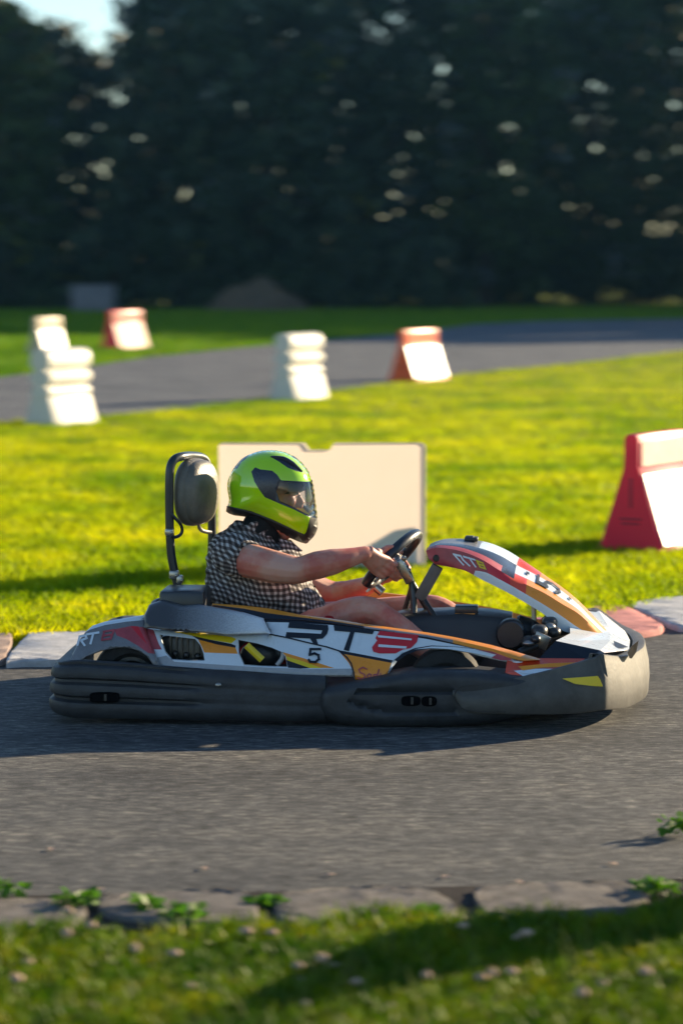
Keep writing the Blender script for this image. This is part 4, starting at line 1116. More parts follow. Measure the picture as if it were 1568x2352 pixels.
# ---- head restraint hoop
near = [(411, 1366), (406, 1338), (399, 1306), (393, 1272), (390, 1220), (389, 1160), (389, 1100), (392, 1070), (402, 1054), (420, 1048)]
far = [(442, 1047), (462, 1050), (474, 1062), (482, 1100), (486, 1170), (487, 1240), (486, 1300), (492, 1375)]
pts = [kP(u, v, .54) for u, v in near[:7]] + [kP(392, 1070, .545), kP(402, 1054, .56), kP(420, 1048, .60)] + [kP(442, 1047, .70), kP(462, 1050, .78), kP(474, 1062, .815)] + [kP(u, v, .82) for u, v in far[3:]]
g = G(); g.tube(pts, .0155, 0, 16, True, 4); hoop = g.build('roll_hoop', M['tube'], kart)
g = G()
g.tube([kP(391, 1178, .53), kP(402, 1190, .53), kP(415, 1205, .55), kP(418, 1220, .56), kP(412, 1230, .55), kP(400, 1234, .53), kP(392, 1231, .52)], .006, 0, 8, True, 4)
g.build('pad_bracket', M['tube'], hoop)
g = G(); g.tube([kP(456, 1202, .72), kP(458, 1212, .73), kP(466, 1220, .75), kP(484, 1223, .79)], .007, 0, 8, True, 4); g.build('pad_bracket', M['metal'], hoop)
for (u, v, d_, w_) in ((389, 1222, .505, .03), (400, 1320, .505, .034), (413, 1331, .50, .022)):
    g = G(); g.box(kP(u, v, d_), (w_, .035, .024 if v < 1300 else .03), 0, (KA, KN, Vector((0, 0, 1))), .006); g.ell(kP(u + 5, v + 2, d_ - .02), (.006, .006, .006)); g.build('clamp', M['metal'], hoop)
ax = (KA * math.cos(R(18)) - KN * math.sin(R(18)), KA * math.sin(R(18)) + KN * math.cos(R(18)), Vector((0, 0, 1)))
ctr = kP(452, 1130, .66)
g = G(); g.ell(ctr - ax[0] * .012, (.044, .125, .121), ax, 0, 40, 24, 2.6); g.ell(ctr + ax[0] * .012, (.044, .119, .115), ax, 0, 40, 24, 2.5)
g.build('headrest', M['vinyl'], kart)

# ---- seat
g = G(); rings = []
for (u, v, wd, th) in ((505, 1372, .17, .03), (508, 1400, .18, .04), (520, 1450, .19, .05), (560, 1500, .19, .05), (640, 1512, .18, .04), (730, 1500, .17, .03), (780, 1475, .16, .02)):
    c = kp(u, v, KW / 2); ring = []
    for k in range(9):
        q = -1 + k / 4; ring.append(kw(c[0] + (.10 * q * q if u < 540 else 0), KW / 2 + q * wd, c[2] + (.10 * q * q if u >= 540 else .03 * q * q)))
    for k in range(8, -1, -1):
        q = -1 + k / 4; ring.append(kw(c[0] + (.10 * q * q - .012 if u < 540 else 0), KW / 2 + q * (wd + .01), c[2] + (.10 * q * q if u >= 540 else .03 * q * q) - (.012 if u >= 540 else 0)))
    rings.append(ring)
g.loft(rings); g.build('seat', M['seat'], kart)

# ---- fuel tank cover between the driver's legs and the nose
g = G()
tk = [(872, 1432), (930, 1418), (1060, 1413), (1130, 1418), (1175, 1425)]
rings = []
for (u, v) in tk:
    c = kp(u, v, .54); z = c[2]
    pr = [(.54, .06), (.54, z - .02), (.555, z), (.60, z + .012), (.70, z + .012), (.765, z), (.78, z - .02), (.78, .06)]
    rings.append([kw(c[0], d_, zz) for d_, zz in pr])
g.loft(rings); g.build('fuel_tank', M['seat'], kart)
g = G(); c = kp(1172, 1458, .47); g.lathe(kw(c[0], .46, c[2]), KN, [(0, 0), (0, .045), (.01, .052), (.08, .052), (.09, .045), (.09, 0)], 0, 24)
c = kp(1190, 1455, .60); g.lathe(kw(c[0] - .005, .60, c[2]), KA, [(0, 0), (0, .06), (.01, .066), (.06, .05), (.10, .02), (.10, 0)], 0, 24); g.build('pedal_housing', M['seat'], kart)
g = G(); g.box(kP(1071, 1400, .60), (.082, .06, .032), 0, (KA, KN, Vector((0, 0, 1))), .005); g.build('timer_box', M['tube'], kart)
g = G(); g.box(kP(1068, 1411, .59), (.07, .05, .012), 0, (KA, KN, Vector((0, 0, 1))), .002); g.build('timer_bracket', M['orange'], kart)
g = G()
for (u, v, d_, r_) in ((1215, 1475, .42, .028), (1238, 1450, .45, .030), (1250, 1445, .50, .02), (1262, 1430, .55, .028), (1230, 1468, .38, .018), (1272, 1452, .50, .024)):
    g.ell(kP(u, v, d_), (r_, r_ * 1.5, r_ * .8), (KA, KN, Vector((0, 0, 1))), 0, 14, 8, 2.6)
g.tube([kP(1205, 1480, .38), kP(1300, 1452, .60)], .011); g.tube([kP(1225, 1432, .55), kP(1238, 1460, .50), kP(1250, 1500, .48)], .009); g.tube([kP(1190, 1500, .36), kP(1262, 1470, .44)], .014)
g.build('pedal_assembly', M['dmetal'], kart)
g = G(); g.box(kP(1242, 1472, .40), (.055, .012, .05), 0, ((KA + Vector((0, 0, -.45))).normalized(), KN, (Vector((0, 0, 1)) + KA * .45).normalized()), .003)
g.ell(kP(1213, 1478, .365), (.022, .015, .010), (KA, KN, Vector((0, 0, 1)))); g.ell(kP(1263, 1441, .50), (.02, .02, .016)); g.build('pedal', M['metal'], kart)
g = G(); g.tube([kP(1225, 1388, .60), kP(1227, 1440, .60)], .0085); g.build('nose_support', plastic('cream_tube', (.6, .5, .34), .4, .1), kart)

# ---- front number panel (arched)
ST = [  # A (lower edge), B, C (ridge), D, E (far top)
 ((1000, 1297, .55), (984, 1284, .55), (978, 1266, .56), (984, 1256, .62), (992, 1248, .72)),
 ((1035, 1303, .53), (1024, 1296, .53), (1000, 1258, .54), (1008, 1248, .62), (1022, 1238, .74)),
 ((1070, 1312, .52), (1068, 1308, .52), (1050, 1264, .53), (1060, 1250, .62), (1070, 1238, .77)),
 ((1105, 1331, .52), (1112, 1314, .52), (1100, 1282, .53), (1112, 1262, .62), (1120, 1246, .78)),
 ((1140, 1348, .52), (1145, 1330, .52), (1140, 1306, .53), (1152, 1278, .66), (1160, 1262, .78)),
 ((1178, 1368, .52), (1180, 1349, .52), (1180, 1330, .54), (1186, 1298, .72), (1192, 1281, .78)),
 ((1215, 1390, .53), (1216, 1370, .53), (1218, 1347, .55), (1222, 1316, .72), (1226, 1304, .78)),
 ((1251, 1413, .54), (1253, 1392, .54), (1253, 1364, .56), (1258, 1336, .72), (1262, 1329, .77)),
 ((1286, 1446, .55), (1290, 1416, .55), (1290, 1387, .57), (1296, 1362, .71), (1300, 1356, .76)),
 ((1320, 1456, .56), (1324, 1440, .56), (1326, 1408, .58), (1328, 1389, .70), (1332, 1384, .75)),
 ((1350, 1464, .57), (1352, 1456, .57), (1354, 1433, .59), (1352, 1414, .69), (1358, 1410, .74)),
 ((1376, 1470, .58), (1377, 1468, .58), (1380, 1458, .60), (1380, 1441, .69), (1384, 1438, .73)),
 ((1386, 1473, .60), (1388, 1472, .60), (1396, 1466, .61), (1400, 1460, .69), (1402, 1459, .72))]
def npt(i, j):   # i station, j 0..4, 5 = far lower edge
    s = ST[i]
    if j <= 4: return Vector(kp(*s[j]))
    a = Vector(kp(*s[4])); b = Vector(kp(*s[0])); return Vector((b.x, a.y + .02, b.z + (a.z - b.z) * .1))
cols = [[npt(i, j) for i in range(len(ST))] for j in range(6)]
dense = [spline(c, [0] * len(c), 4)[0] for c in cols]
NS = len(dense[0])
rings = []; SUB = 3
for i in range(NS):
    ring = []
    for j in range(6):
        a = dense[j][i]; b = dense[(j + 1) % 6][i]
        for k in range(SUB): ring.append(a.lerp(b, k / SUB))
    rings.append(ring)
# crown the top strip
for i in range(NS):
    for k in range(1, SUB):
        rings[i][2 * SUB + k].z += .004; rings[i][3 * SUB + k].z += .003
g = G(); rW = [[kw(*p) for p in rg_] for rg_ in rings]; k0 = len(g.f); g.loft(rW)
for q in range(k0, len(g.f)):
    f = g.f[q]
    if len(f) > 4: g.m[q] = 5; continue
    i, j = divmod(q - k0, 6 * SUB); st = i / 4; strip = j // SUB
    if strip == 0: mt = 1 if st < 2.3 else 0
    elif strip == 1: mt = 1 if st < 3.2 else (7 if st < 4.6 else (2 if st < 5.6 else 3))
    elif strip == 2: mt = (1 if st < 4.2 and (j % SUB) == 0 else (5 if st < 4.8 else ((2 if st < 5.6 else 3) if (j % SUB) == 0 else 0)))
    elif strip == 3: mt = 4 if st < 2.6 else (0 if st < 5 else (2 if st < 6.4 else 3))
    else: mt = 6
    g.m[q] = mt
nas = g.build('number_panel', [M['white'], M['pink'], M['redor'], M['orange'], M['grey'], M['hdark'], M['black'], M['red']], kart)
nas['label'] = 'arched front panel with number 5'
def nsurf(a, st, lift=.004):     # a: across 0..4 (A..E), st station
    i = st * 4; i0 = min(int(i), NS - 2); fi = i - i0; j0 = min(int(a), 4); fj = a - j0
    p = dense[j0][i0].lerp(dense[j0][i0 + 1], fi); q = dense[j0 + 1][i0].lerp(dense[j0 + 1][i0 + 1], fi)
    r_ = p.lerp(q, fj); nn = (dense[j0][i0 + 1] - dense[j0][i0]).cross(dense[j0 + 1][i0] - dense[j0][i0]).normalized()
    if (nn.z < 0 and j0 >= 2) or (nn.y > 0 and j0 < 2): nn = -nn
    return kw(*(r_ + nn * (lift + (.0045 * math.sin(math.pi * fj) if j0 >= 2 else 0))))
def nstroke(g, lines, w, m, lift=.004):
    for ln in lines:
        for (a0, s0_), (a1, s1_) in zip(ln[:-1], ln[1:]):
            L = math.hypot((a1 - a0) * .8, s1_ - s0_) or 1; dx, dy = (a1 - a0) * .8 / L, (s1_ - s0_) / L
            pl = []
            for t0_, sgn in ((-w * .4, 1), (-w * .4, -1), (L + w * .4, -1), (L + w * .4, 1)):
                x = a0 * .8 + dx * t0_ - dy * sgn * w / 2; y = s0_ + dy * t0_ + dx * sgn * w / 2; pl.append((x / .8, y))
            g.add([nsurf(max(0, min(4.99, x)), max(0, min(11.9, y)), lift) for x, y in pl], [(0, 1, 2, 3)], m)
g = G()
# digit reads from the front: its top points to the driver
five = [(3.0, 6.35), (2.42, 6.35), (2.40, 6.95), (2.62, 6.82), (2.86, 6.95), (3.0, 7.25), (2.88, 7.6), (2.60, 7.68), (2.42, 7.5)]
nstroke(g, [five], .17, 0); g.build('number_sticker', M['dark'], nas, False, None, False)
for q_ in (5.65, 8.3):
    g = G(); nstroke(g, [[(2.68, q_), (2.68, q_ + .08)]], .15, 0); g.build('dot_sticker', M['dark'], nas, False, None, False)
g = G()
nstroke(g, [[(1.25, 2.0), (1.72, 1.75), (1.72, 2.05), (1.50, 2.1), (1.25, 2.3)], [(1.72, 2.2), (1.72, 2.7)], [(1.72, 2.45), (1.25, 2.6)]], .09, 0)
nstroke(g, [[(1.70, 2.8), (1.70, 3.1), (1.30, 3.15), (1.30, 2.85), (1.70, 2.8)], [(1.5, 2.8), (1.5, 3.1)]], .10, 1)
g.build('letter_sticker', [M['white'], M['yellow']], nas, False, None, False)
g = G(); g.lathe(kP(1002, 1282, .545), -KN, [(-.01, .013), (.006, .013), (.009, .010), (.009, 0)], 0, 16); g.build('bolt', M['black'], nas)
g = G(); g.box(kP(1082, 1238, .72), (.05, .06, .016), 0, (KA, KN, Vector((0, 0, 1))), .006); g.box(kP(1078, 1234, .72), (.03, .04, .01), 0, (KA, KN, Vector((0, 0, 1))), .003); g.build('latch', M['black'], nas)

# ---- steering column and struts
g = G(); zz = Vector((0, 0, 1))
a, b = kP(1005, 1300, .60), kP(962, 1376, .62); dirv = (b - a).normalized(); nn = dirv.cross(KN).normalized()
g.box((a + b) / 2, ((b - a).length, .035, .042), 0, (dirv, KN, nn), .004); g.build('panel_strut', plastic('grey_strut', (.13, .12, .115), .5, .2, 20), kart)
g = G(); a, b = kP(925, 1288, .66), kP(948, 1345, .66); dirv = (b - a).normalized(); nn = dirv.cross(KN).normalized()
g.tube([kP(905, 1268, .66), kP(1010, 1450, .66)], .011, 0, 12)
g.tube([kP(930, 1300, .62), kP(945, 1340, .62), kP(950, 1400, .60), kP(946, 1440, .58)], .012, 0, 10, True, 4)
g.tube([kP(960, 1355, .64), kP(980, 1390, .60), kP(1000, 1420, .56)], .011, 0, 10)
g.tube([kP(945, 1350, .70), kP(930, 1400, .72), kP(915, 1440, .72)], .010, 0, 10)
g.build('steering_column', M['dmetal'], kart)
g = G(); a, b = kP(915, 1288, .60), kP(942, 1338, .61); dirv = (b - a).normalized(); nn = dirv.cross(KN).normalized()
g.box((a + b) / 2, ((b - a).length, .05, .030), 0, (dirv, KN, nn), .004)
for (u, v) in ((920, 1282), (918, 1297), (930, 1310), (934, 1328)): g.ell(kP(u + 7, v, .60), (.011, .010, .009))
g.build('column_bracket', M['metal'], kart)

# ---- steering wheel
SWC = Vector(kp(899, 1288, KW / 2)); e1 = Vector((.66, 0, .75)).normalized(); e2 = Vector((.22, .975, 0)).normalized(); en = e1.cross(e2).normalized()
def sw(a, r1, r2, h_=0): p = SWC + e1 * math.cos(a) * r1 + e2 * math.sin(a) * r2 + en * h_; return kw(*p)
g = G(); ringp = []
for k in range(48):
    a = 2 * math.pi * k / 48; flat = .85 if math.cos(a) < -.75 else 1.0
    ringp.append((a, .128 * flat, .150))
rings = []
for a, r1, r2 in ringp:
    rings.append([sw(a, r1 + .0175 * math.cos(b), r2 + .0175 * math.cos(b), .0185 * math.sin(b)) for b in [2 * math.pi * j / 10 for j in range(10)]])
g.loft(rings, 0, True, False, True); swo = g.build('steering_wheel', M['tube'], kart)
g = G()
for a0 in (math.pi / 2, -math.pi / 2, math.pi):
    g.loft([[sw(a0 + w_ / max(r_, .03), r_, r_ * 1.1, h_) for w_, h_ in ((-.014, -.012), (.014, -.012), (.014, -.006), (-.014, -.006))] for r_ in (.03, .07, .12, .14)])
g.ell(kw(*(SWC - en * .012)), (.04, .045, .014), (KA * e1.x + zz * e1.z, KN, KA * en.x + zz * en.z), 0, 18, 8, 3); g.build('spokes', M['metal'], swo)
g = G(); g.box(sw(0, .10, .1, .002), (.05, .12, .022), 0, (KA * e1.x + zz * e1.z, KN, KA * en.x + zz * en.z), .006)
g.build('wheel_pad', M['tube'], swo)
g = G(); g.tube([sw(math.pi, .10, .1, -.02) - KN * .05, sw(math.pi, .10, .1, -.05) - KN * .05], .017, 0, 14); g.build('wheel_knob', M['metal'], swo)

# ================================================================== DRIVER
from mathutils import noise as mnoise
DM = KW / 2
person = thing('person', kP(600, 1500, DM), 'driver in a lime full-face helmet and black and white gingham shirt steering the kart', 'person')

def rayR(poly, c, ang):
    dx, dy = math.cos(ang), math.sin(ang); best = 1e-6
    for i in range(len(poly)):
        x1, y1 = poly[i - 1][0] - c[0], poly[i - 1][1] - c[1]; x2, y2 = poly[i][0] - c[0], poly[i][1] - c[1]
        ex, ey = x2 - x1, y2 - y1; den = dx * ey - dy * ex
        if abs(den) < 1e-9: continue
        t = (x1 * ey - y1 * ex) / den; q = (x1 * dy - y1 * dx) / den
        if t > 0 and -1e-6 <= q <= 1 + 1e-6: best = max(best, t)
    return best
def inflate(g, poly, c, Wd, p=2.2, q=2.0, N=48, K=9, d0=None, wf=None):
    d0 = DM if d0 is None else d0; rings = []
    ang = [2 * math.pi * k / N for k in range(N)]; RR = [rayR(poly, c, a) for a in ang]
    rhos = [math.sin(math.pi / 2 * i / K) for i in range(K + 1)]
    def pt(k, rho, sg):
        u, v = c[0] + math.cos(ang[k]) * RR[k] * rho, c[1] + math.sin(ang[k]) * RR[k] * rho
        hd = Wd * max(0, 1 - rho ** p) ** (1 / q) * (wf(u, v) if wf else 1); s_, _, z_ = kp(u, v, d0)
        return kw(s_, d0 + sg * hd, z_)
    for r_ in rhos[1:]: rings.append([pt(k, r_, -1) for k in range(N)])
    for r_ in rhos[-2:0:-1]: rings.append([pt(k, r_, 1) for k in range(N)])
    g.loft(rings)
def T_px(g, pts, seg=14, sm=5):
    g.tube([kP(u, v, d) for u, v, d, r_ in pts], [p[3] for p in pts], 0, seg, True, sm)
    for u, v, d, r_ in (pts[0], pts[-1]): g.ell(kP(u, v, d), (r_, r_, r_), None, 0, 14, 8)

# ---- body: one continuous skin
g = G()
torso = cspline2([(545, 1215), (505, 1232), (488, 1262), (482, 1310), (486, 1360), (500, 1400), (560, 1440), (650, 1450), (735, 1432), (738, 1395), (715, 1345), (700, 1300), (670, 1262), (620, 1232)], 3)
inflate(g, torso, (600, 1335), .175, wf=lambda u, v: 1.0)
g.tube([kP(575, 1262, DM), kP(592, 1225, DM), kP(612, 1185, DM)], [.075, .062, .058], 0, 16, True, 3)                   # neck
hax = ((KA + Vector((0, 0, -.22))).normalized(), KN, (Vector((0, 0, 1)) + KA * .22).normalized())
g.ell(kP(622, 1122, DM), (.098, .078, .098), hax, 0, 24, 16)                                                             # skull
g.ell(kP(640, 1150, DM), (.068, .066, .085), hax, 0, 20, 14)                                                             # face
g.ell(kP(641, 1202, DM), (.050, .052, .045), hax, 0, 18, 12); g.ell(kP(655, 1226, DM), (.024, .026, .022), hax, 0, 14, 10)  # jaw, chin
g.tube([kP(676, 1120, DM), kP(685, 1141, DM), kP(693, 1158, DM)], [.009, .011, .015], 0, 10)                             # nose
g.ell(kP(689, 1162, DM), (.012, .018, .010), hax, 0, 12, 8)
for sg in (-1, 1):
    g.ell(kP(673, 1118, DM + sg * .030), (.012, .024, .008), hax, 0, 12, 8)                                              # brow
    g.ell(kP(667, 1152, DM + sg * .036), (.020, .018, .020), hax, 0, 12, 8)                                              # cheek
    g.ell(kP(618, 1140, DM + sg * .078), (.018, .010, .030), hax, 0, 12, 8)                                              # ear
g.ell(kP(682, 1180, DM), (.012, .026, .006), hax, 0, 12, 8); g.ell(kP(680, 1188, DM), (.012, .023, .007), hax, 0, 12, 8)  # lips
# near arm
T_px(g, [(548, 1282, .46, .064), (590, 1292, .41, .060), (635, 1303, .38, .057), (680, 1310, .36, .048), (700, 1306, .36, .0465), (730, 1298, .362, .050), (765, 1290, .38, .046), (795, 1283, .40, .037), (818, 1277, .42, .031), (838, 1272, .438, .0275)])
# far arm
T_px(g, [(585, 1290, .86, .060), (680, 1330, .95, .053), (752, 1362, 1.00, .049), (790, 1362, .985, .045), (830, 1350, .93, .037), (862, 1338, .885, .029)])
# hands
def hand(G0, e2s, wr, thumb_len=1.0):
    """G0 grip point on the rim, e2s outward side (-1 near, +1 far), wr wrist point; all kart-frame vectors"""
    T = e1; Nn = en; O = e2 * e2s
    Kn = []
    for k, (off, ln) in enumerate(((.031, .95), (.0105, 1.06), (-.0105, 1.0), (-.031, .84))):
        tw = -.10 * off
        K = G0 + T * off + O * (.034 - abs(off) * .1) - Nn * (.012 * ln)
        PI = G0 + T * (off * .95) + O * .017 - Nn * (.043 * ln)
        DI = G0 + T * (off * .9) - O * .012 - Nn * (.036 * ln)
        TP = G0 + T * (off * .88) - O * .024 - Nn * (.010)
        g.tube([kw(*x) for x in (K, PI, DI, TP)], [.0118, .0104, .0094, .0082], 0, 10, True, 3)
        for x, r_ in ((K, .0125), (PI, .0110), (DI, .0098), (TP, .0084)): g.ell(kw(*x), (r_, r_, r_), None, 0, 10, 6)
        Kn.append(K)
        g.tube([kw(*(wr + T * off * .45)), kw(*((wr + K) / 2 + T * off * .15 + O * .006)), kw(*K)], [.021, .0165, .0125], 0, 10, True, 3)
    C_ = (wr * .45 + G0 * .55) + O * .020
    g.ell(kw(*C_), (.030, .017, .036), (KA, KN, Vector((0, 0, 1))), 0, 14, 10)
    tb = wr * .62 + G0 * .38 + T * .022 - O * .004
    t2 = G0 + Nn * .026 + T * .028 + O * .006; t3 = G0 + Nn * .022 + T * .050 * thumb_len - O * .006; t4 = G0 + Nn * .012 + T * .062 * thumb_len - O * .016
    g.tube([kw(*x) for x in (tb, t2, t3, t4)], [.017, .0135, .0115, .0095], 0, 10, True, 3); g.ell(kw(*t4), (.0098,) * 3, None, 0, 10, 6)
def swk(a, r1=.128, r2=.150): return SWC + e1 * math.cos(a) * r1 + e2 * math.sin(a) * r2
hand(swk(-1.50), -1, Vector(kp(840, 1272, .440)))
hand(swk(1.95), 1, Vector(kp(863, 1338, .885)))
# legs
T_px(g, [(640, 1465, .56, .080), (740, 1440, .51, .070), (800, 1415, .48, .064), (846, 1405, .465, .054), (885, 1425, .46, .050), (925, 1455, .46, .052), (975, 1490, .46, .043), (1030, 1530, .455, .030)])
T_px(g, [(650, 1440, .74, .088), (800, 1425, .82, .072), (930, 1405, .87, .058), (1000, 1402, .875, .054), (1050, 1430, .87, .050), (1100, 1465, .86, .040), (1150, 1500, .85, .030)])
body = baked('body', g, M['skin'], person, .0044, 2)

# ---- shoes
for (a, b, dd) in (((1030, 1532), (1075, 1512), .455), ((1150, 1502), (1195, 1480), .85)):
    g = G(); P0, P1 = kP(a[0], a[1], dd), kP(b[0], b[1], dd); t_ = (P1 - P0).normalized()
    g.ell((P0 + P1) / 2, (.115, .042, .036), (t_, KN, t_.cross(KN).normalized()), 0, 18, 12, 2.4); g.ell(P0 + t_ * .0, (.045, .038, .045), None, 0, 14, 10); g.build('shoe', M['black'], person)

# ---- shirt
g = G()
shirt = cspline2([(540, 1192), (526, 1206), (505, 1220), (487, 1236), (477, 1262), (472, 1305), (473, 1350), (482, 1388), (520, 1412), (600, 1428), (700, 1432), (750, 1428), (752, 1405), (738, 1375), (722, 1345), (708, 1310), (698, 1280), (680, 1258), (655, 1246), (640, 1240), (612, 1222), (585, 1205), (562, 1194)], 3)
def shw(u, v): return np.interp(v, [1190, 1215, 1240, 1290, 1350, 1430], [.36, .62, .98, 1.0, 1.04, 1.12])
inflate(g, shirt, (598, 1325), .200, 2.6, 2.2, 60, 10, None, shw)
for dd, sgn in ((.47, -1), (.85, 1)):
    if sgn < 0: pp = [(520, 1268, .49, .075), (545, 1276, .455, .073), (566, 1286, .415, .0655)]
    else: pp = [(560, 1275, .84, .07), (600, 1288, .88, .070), (640, 1305, .915, .066)]
    P_ = [kP(u, v, d) for u, v, d, r_ in pp]; g.tube(P_, [p[3] for p in pp], 0, 20, True, 4)
g.tube([kP(592, 1255, DM), kP(590, 1222, DM), kP(575, 1205, DM)], [.085, .078, .07], 0, 18, True, 3)
sh = baked('shirt', g, M['plaid'], person, .006, 4)
off = root_of(person)
for v in sh.data.vertices:
    w = v.co + off; q = Vector((w.x * 9 + 4, w.y * 9, w.z * 14 + w.x * 5))
    f_ = Vector((w.x * 5 + w.z * 9, w.y * 4, w.z * 26 - w.x * 16)); n_ = mnoise.noise(q) * .009 + mnoise.noise(q * 2.3) * .004 + .005 - abs(mnoise.noise(f_ * .7)) * .024
    v.co += v.normal * n_
# loose collar points
g = G()
for pl in ([(640, 1236, .60), (672, 1246, .61), (694, 1264, .63), (668, 1266, .60), (645, 1256, .58)], [(642, 1234, .70), (668, 1240, .71), (690, 1262, .69), (664, 1258, .70)]):
    V = [kP(*p) for p in pl]; n = len(V); g = G(); g.add(V + [v + Vector((0, .004, -.004)) for v in V], [tuple(range(n)), tuple(range(n, 2 * n))[::-1]] + [(i, (i + 1) % n, n + (i + 1) % n, n + i) for i in range(n)]); g.build('collar', M['plaid'], sh, False)

# ---- shorts
g = G()
T_px(g, [(600, 1475, .58, .085), (680, 1468, .545, .084), (740, 1452, .51, .076), (776, 1436, .49, .074)])
T_px(g, [(600, 1465, .72, .09), (680, 1455, .765, .088), (770, 1434, .81, .084), (840, 1420, .84, .072)])
g.ell(kP(610, 1450, DM), (.16, .17, .10))
baked('shorts', g, M['redcloth'], person, .008, 4)

# ---- balaclava round the neck
g = G()
g.tube([kP(588, 1248, DM), kP(600, 1215, DM), kP(612, 1185, DM)], [.082, .072, .066], 0, 20, True, 3)
g.tube([kP(603, 1238, DM - .030), kP(622, 1222, DM - .045), kP(634, 1246, DM - .03), kP(620, 1254, DM - .03)], [.018, .02, .02, .015], 0, 10, True, 3)
baked('balaclava', g, M['scarf'], person, .006, 3)

# ---- helmet
HC = (622, 1128); HW = .128
h_o = cspline2([(523, 1161), (526, 1147), (522, 1125), (523, 1104), (532, 1083), (542, 1068), (556, 1053), (574, 1043), (596, 1036), (620, 1034), (647, 1037), (670, 1047), (690, 1062), (703, 1078), (711, 1093), (718, 1118), (722, 1147), (726, 1180), (730, 1204), (727, 1220), (720, 1233), (710, 1243), (702, 1249), (680, 1242), (655, 1231), (625, 1217), (596, 1199), (569, 1188), (538, 1184), (519, 1175)], 2)
glassP = [(643, 1103), (660, 1106), (702, 1107), (760, 1104), (760, 1190), (722, 1188), (711, 1184), (674, 1165), (642, 1152), (634, 1130)]
mech = [(577, 1083), (586, 1073), (597, 1078), (625, 1081), (636, 1090), (645, 1103), (700, 1106), (760, 1102), (760, 1196), (712, 1189), (674, 1170), (640, 1156), (608, 1142), (596, 1126), (584, 1106)]
trim = [(505, 1163), (523, 1162), (577, 1174), (625, 1193), (655, 1207), (698, 1228), (703, 1222), (708, 1205), (711, 1190), (724, 1184), (760, 1186), (760, 1270), (690, 1270), (500, 1200)]
vent = [(619, 1048), (640, 1049), (657, 1053), (676, 1064), (690, 1076), (698, 1086), (680, 1082), (660, 1074), (640, 1060)]
spoil = [(535, 1050), (575, 1040), (566, 1052), (553, 1062), (545, 1076), (535, 1076)]
topstrip = [(668, 1030), (720, 1030), (730, 1092), (712, 1094), (700, 1074), (686, 1058), (670, 1049)]
_Rc = {}
def hhalf(u, v, extra=0):
    dx, dy = u - HC[0], v - HC[1]; r_ = math.hypot(dx, dy)
    if r_ < 1e-6: return HW + extra
    rho = min(1, r_ / rayR(h_o, HC, math.atan2(dy, dx)))
    return (HW + extra) * max(0, 1 - rho ** 2.5) ** (1 / 2.1)
def hreg(c):
    if inside(c, glassP): return 9
    if inside(c, mech): return 1
    if inside(c, trim): return 2
    if inside(c, vent) or inside(c, spoil): return 1
    if inside(c, topstrip): return 1
    return 0
ex = []
for k in range(56):
    a = 2 * math.pi * k / 56; Rr = rayR(h_o, HC, a)
    for i in range(1, 14):
        rho = math.sin(math.pi / 2 * i / 14); ex.append((HC[0] + math.cos(a) * Rr * rho, HC[1] + math.sin(a) * Rr * rho))
ol = dens(h_o, 6)
def clipin(poly):   # keep region corners inside the outline
    out = []
    for p in dens(poly, 7):
        a = math.atan2(p[1] - HC[1], p[0] - HC[0]); Rr = rayR(h_o, HC, a); r_ = math.hypot(p[0] - HC[0], p[1] - HC[1])
        out.append(p if r_ < Rr * .995 else (HC[0] + math.cos(a) * Rr * 1.03, HC[1] + math.sin(a) * Rr * 1.03))
    return out
V2, F2 = cdt([ol] + [clipin(x) for x in (glassP, mech, trim, vent, spoil, topstrip)], ex)
def hpart(name, keep, mats, matf, parent, extra=0, lift=0.0, both=True):
    F = []; m = []
    for f in F2:
        c = (sum(V2[i][0] for i in f) / 3, sum(V2[i][1] for i in f) / 3)
        if inside(c, ol):
            r_ = hreg(c)
            if keep(r_): F.append(f); m.append(matf(r_))
    used = sorted({i for f in F for i in f}); g = G()
    for sg in (-1, 1):
        re = {}; V = []
        for i in used:
            u, v = V2[i]; hd = hhalf(u, v, extra)
            if lift: u, v = HC[0] + (u - HC[0]) * (1 + lift), HC[1] + (v - HC[1]) * (1 + lift)
            s_, _, z_ = kp(u, v, DM - hd); re[i] = len(V); V.append(kw(s_, DM + sg * hd, z_))
        n0 = len(g.v); g.v += V
        for f, k in zip(F, m): g.f.append(tuple(re[i] + n0 for i in (f if sg < 0 else f[::-1]))); g.m.append(k)
    return g.build(name, mats, parent)
helm = hpart('helmet', lambda r_: r_ != 9, [M['lime'], M['hdark'], M['hblack']], lambda r_: r_, person)
sol = helm.modifiers.new('thick', 'SOLIDIFY'); sol.thickness = .018; sol.offset = -1
hpart('visor', lambda r_: r_ == 9, [M['glass']], lambda r_: 0, helm, .0, .012)
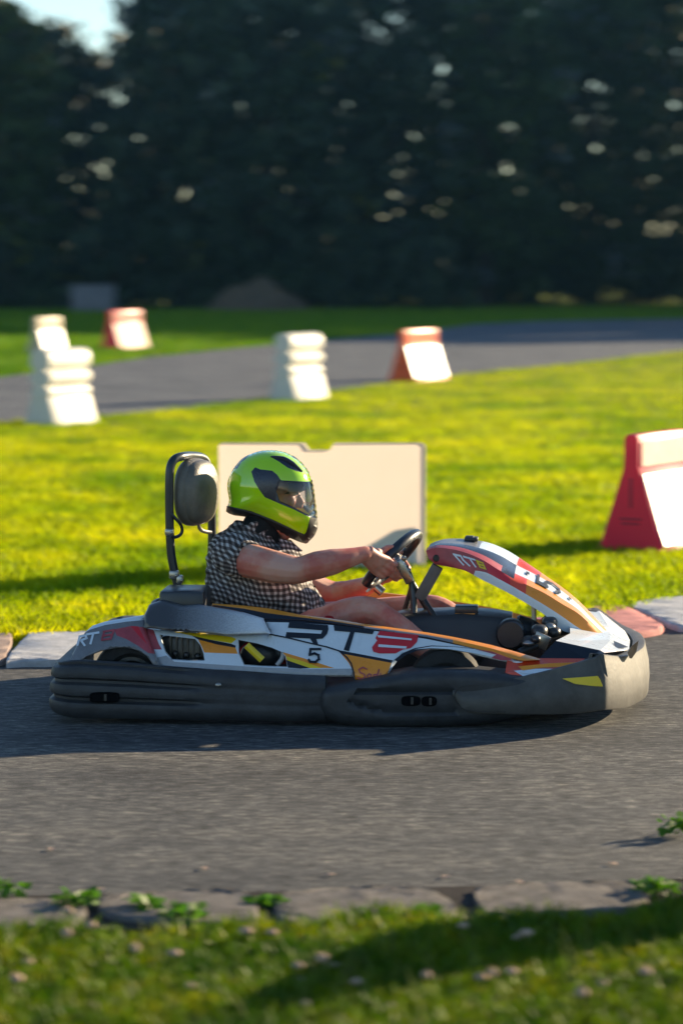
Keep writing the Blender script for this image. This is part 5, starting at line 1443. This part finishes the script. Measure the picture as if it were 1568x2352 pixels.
# raised rim of the neck roll, vents and spoiler
g = G()
edge_px = cspline2([(522, 1164), (577, 1177), (625, 1196), (655, 1210), (697, 1229)], 4, False)
for sg in (-1, 1):
    pts = []
    for u, v in edge_px:
        hd = hhalf(u, v) + .001; s_, _, z_ = kp(u, v, DM - hd); pts.append(kw(s_, DM + sg * hd, z_))
    g.tube(pts, .0035, 0, 6)
g.build('neck_roll', M['hblack'], helm)
for sg in (-1, 1):
    g = G(); pts = []
    for u, v in [(622, 1050), (650, 1054), (672, 1066), (694, 1084)]:
        hd = hhalf(u, v); s_, _, z_ = kp(u, v, DM - hd); pts.append(kw(s_, DM + sg * hd, z_) + Vector((0, 0, .002)))
    g.tube(pts, [.003, .008, .008, .003], 0, 8, True, 3); g.build('air_vent', M['hdark'], helm)
# dark sun blind inside the visor
g = G(); V = []
for k in range(13):
    a = -1.1 + 2.2 * k / 12
    for (u, v) in ((703, 1106), (700, 1126), (690, 1131)):
        s_, _, z_ = kp(u, v, DM); V.append(kw(s_ - .10 + .10 * math.cos(a), DM + .098 * math.sin(a), z_))
F = [(3 * k + j, 3 * k + j + 1, 3 * k + 4 + j, 3 * k + 3 + j) for k in range(12) for j in range(2)]
g.add(V, F); g.build('sun_blind', M['hdark'], helm)
# eyes
for sg in (-1, 1):
    g = G(); g.ell(kP(676, 1131, DM + sg * .031), (.012, .012, .012)); g.build('eye', plastic('eye', (.55, .52, .5), .2, .02), body)
    g = G(); g.ell(kP(680, 1132, DM + sg * .031) + KA * .003, (.006, .007, .007)); g.build('iris', M['black'], body)

# ================================================================== AIR
g = G(); g.box((0, 75, 9), (180, 170, 20)); hz = g.build('haze', [], None, False)
m = bpy.data.materials.new('air'); m.use_nodes = True; n = m.node_tree; n.nodes.clear()
pv = n.nodes.new("ShaderNodeVolumePrincipled"); pv.inputs['Density'].default_value = .00022; pv.inputs['Anisotropy'].default_value = .7
pv.inputs['Color'].default_value = (.25, .6, 1, 1); o_ = n.nodes.new("ShaderNodeOutputMaterial"); n.links.new(pv.outputs[0], o_.inputs['Volume'])
hz.data.materials.append(m); hz['kind'] = 'stuff'
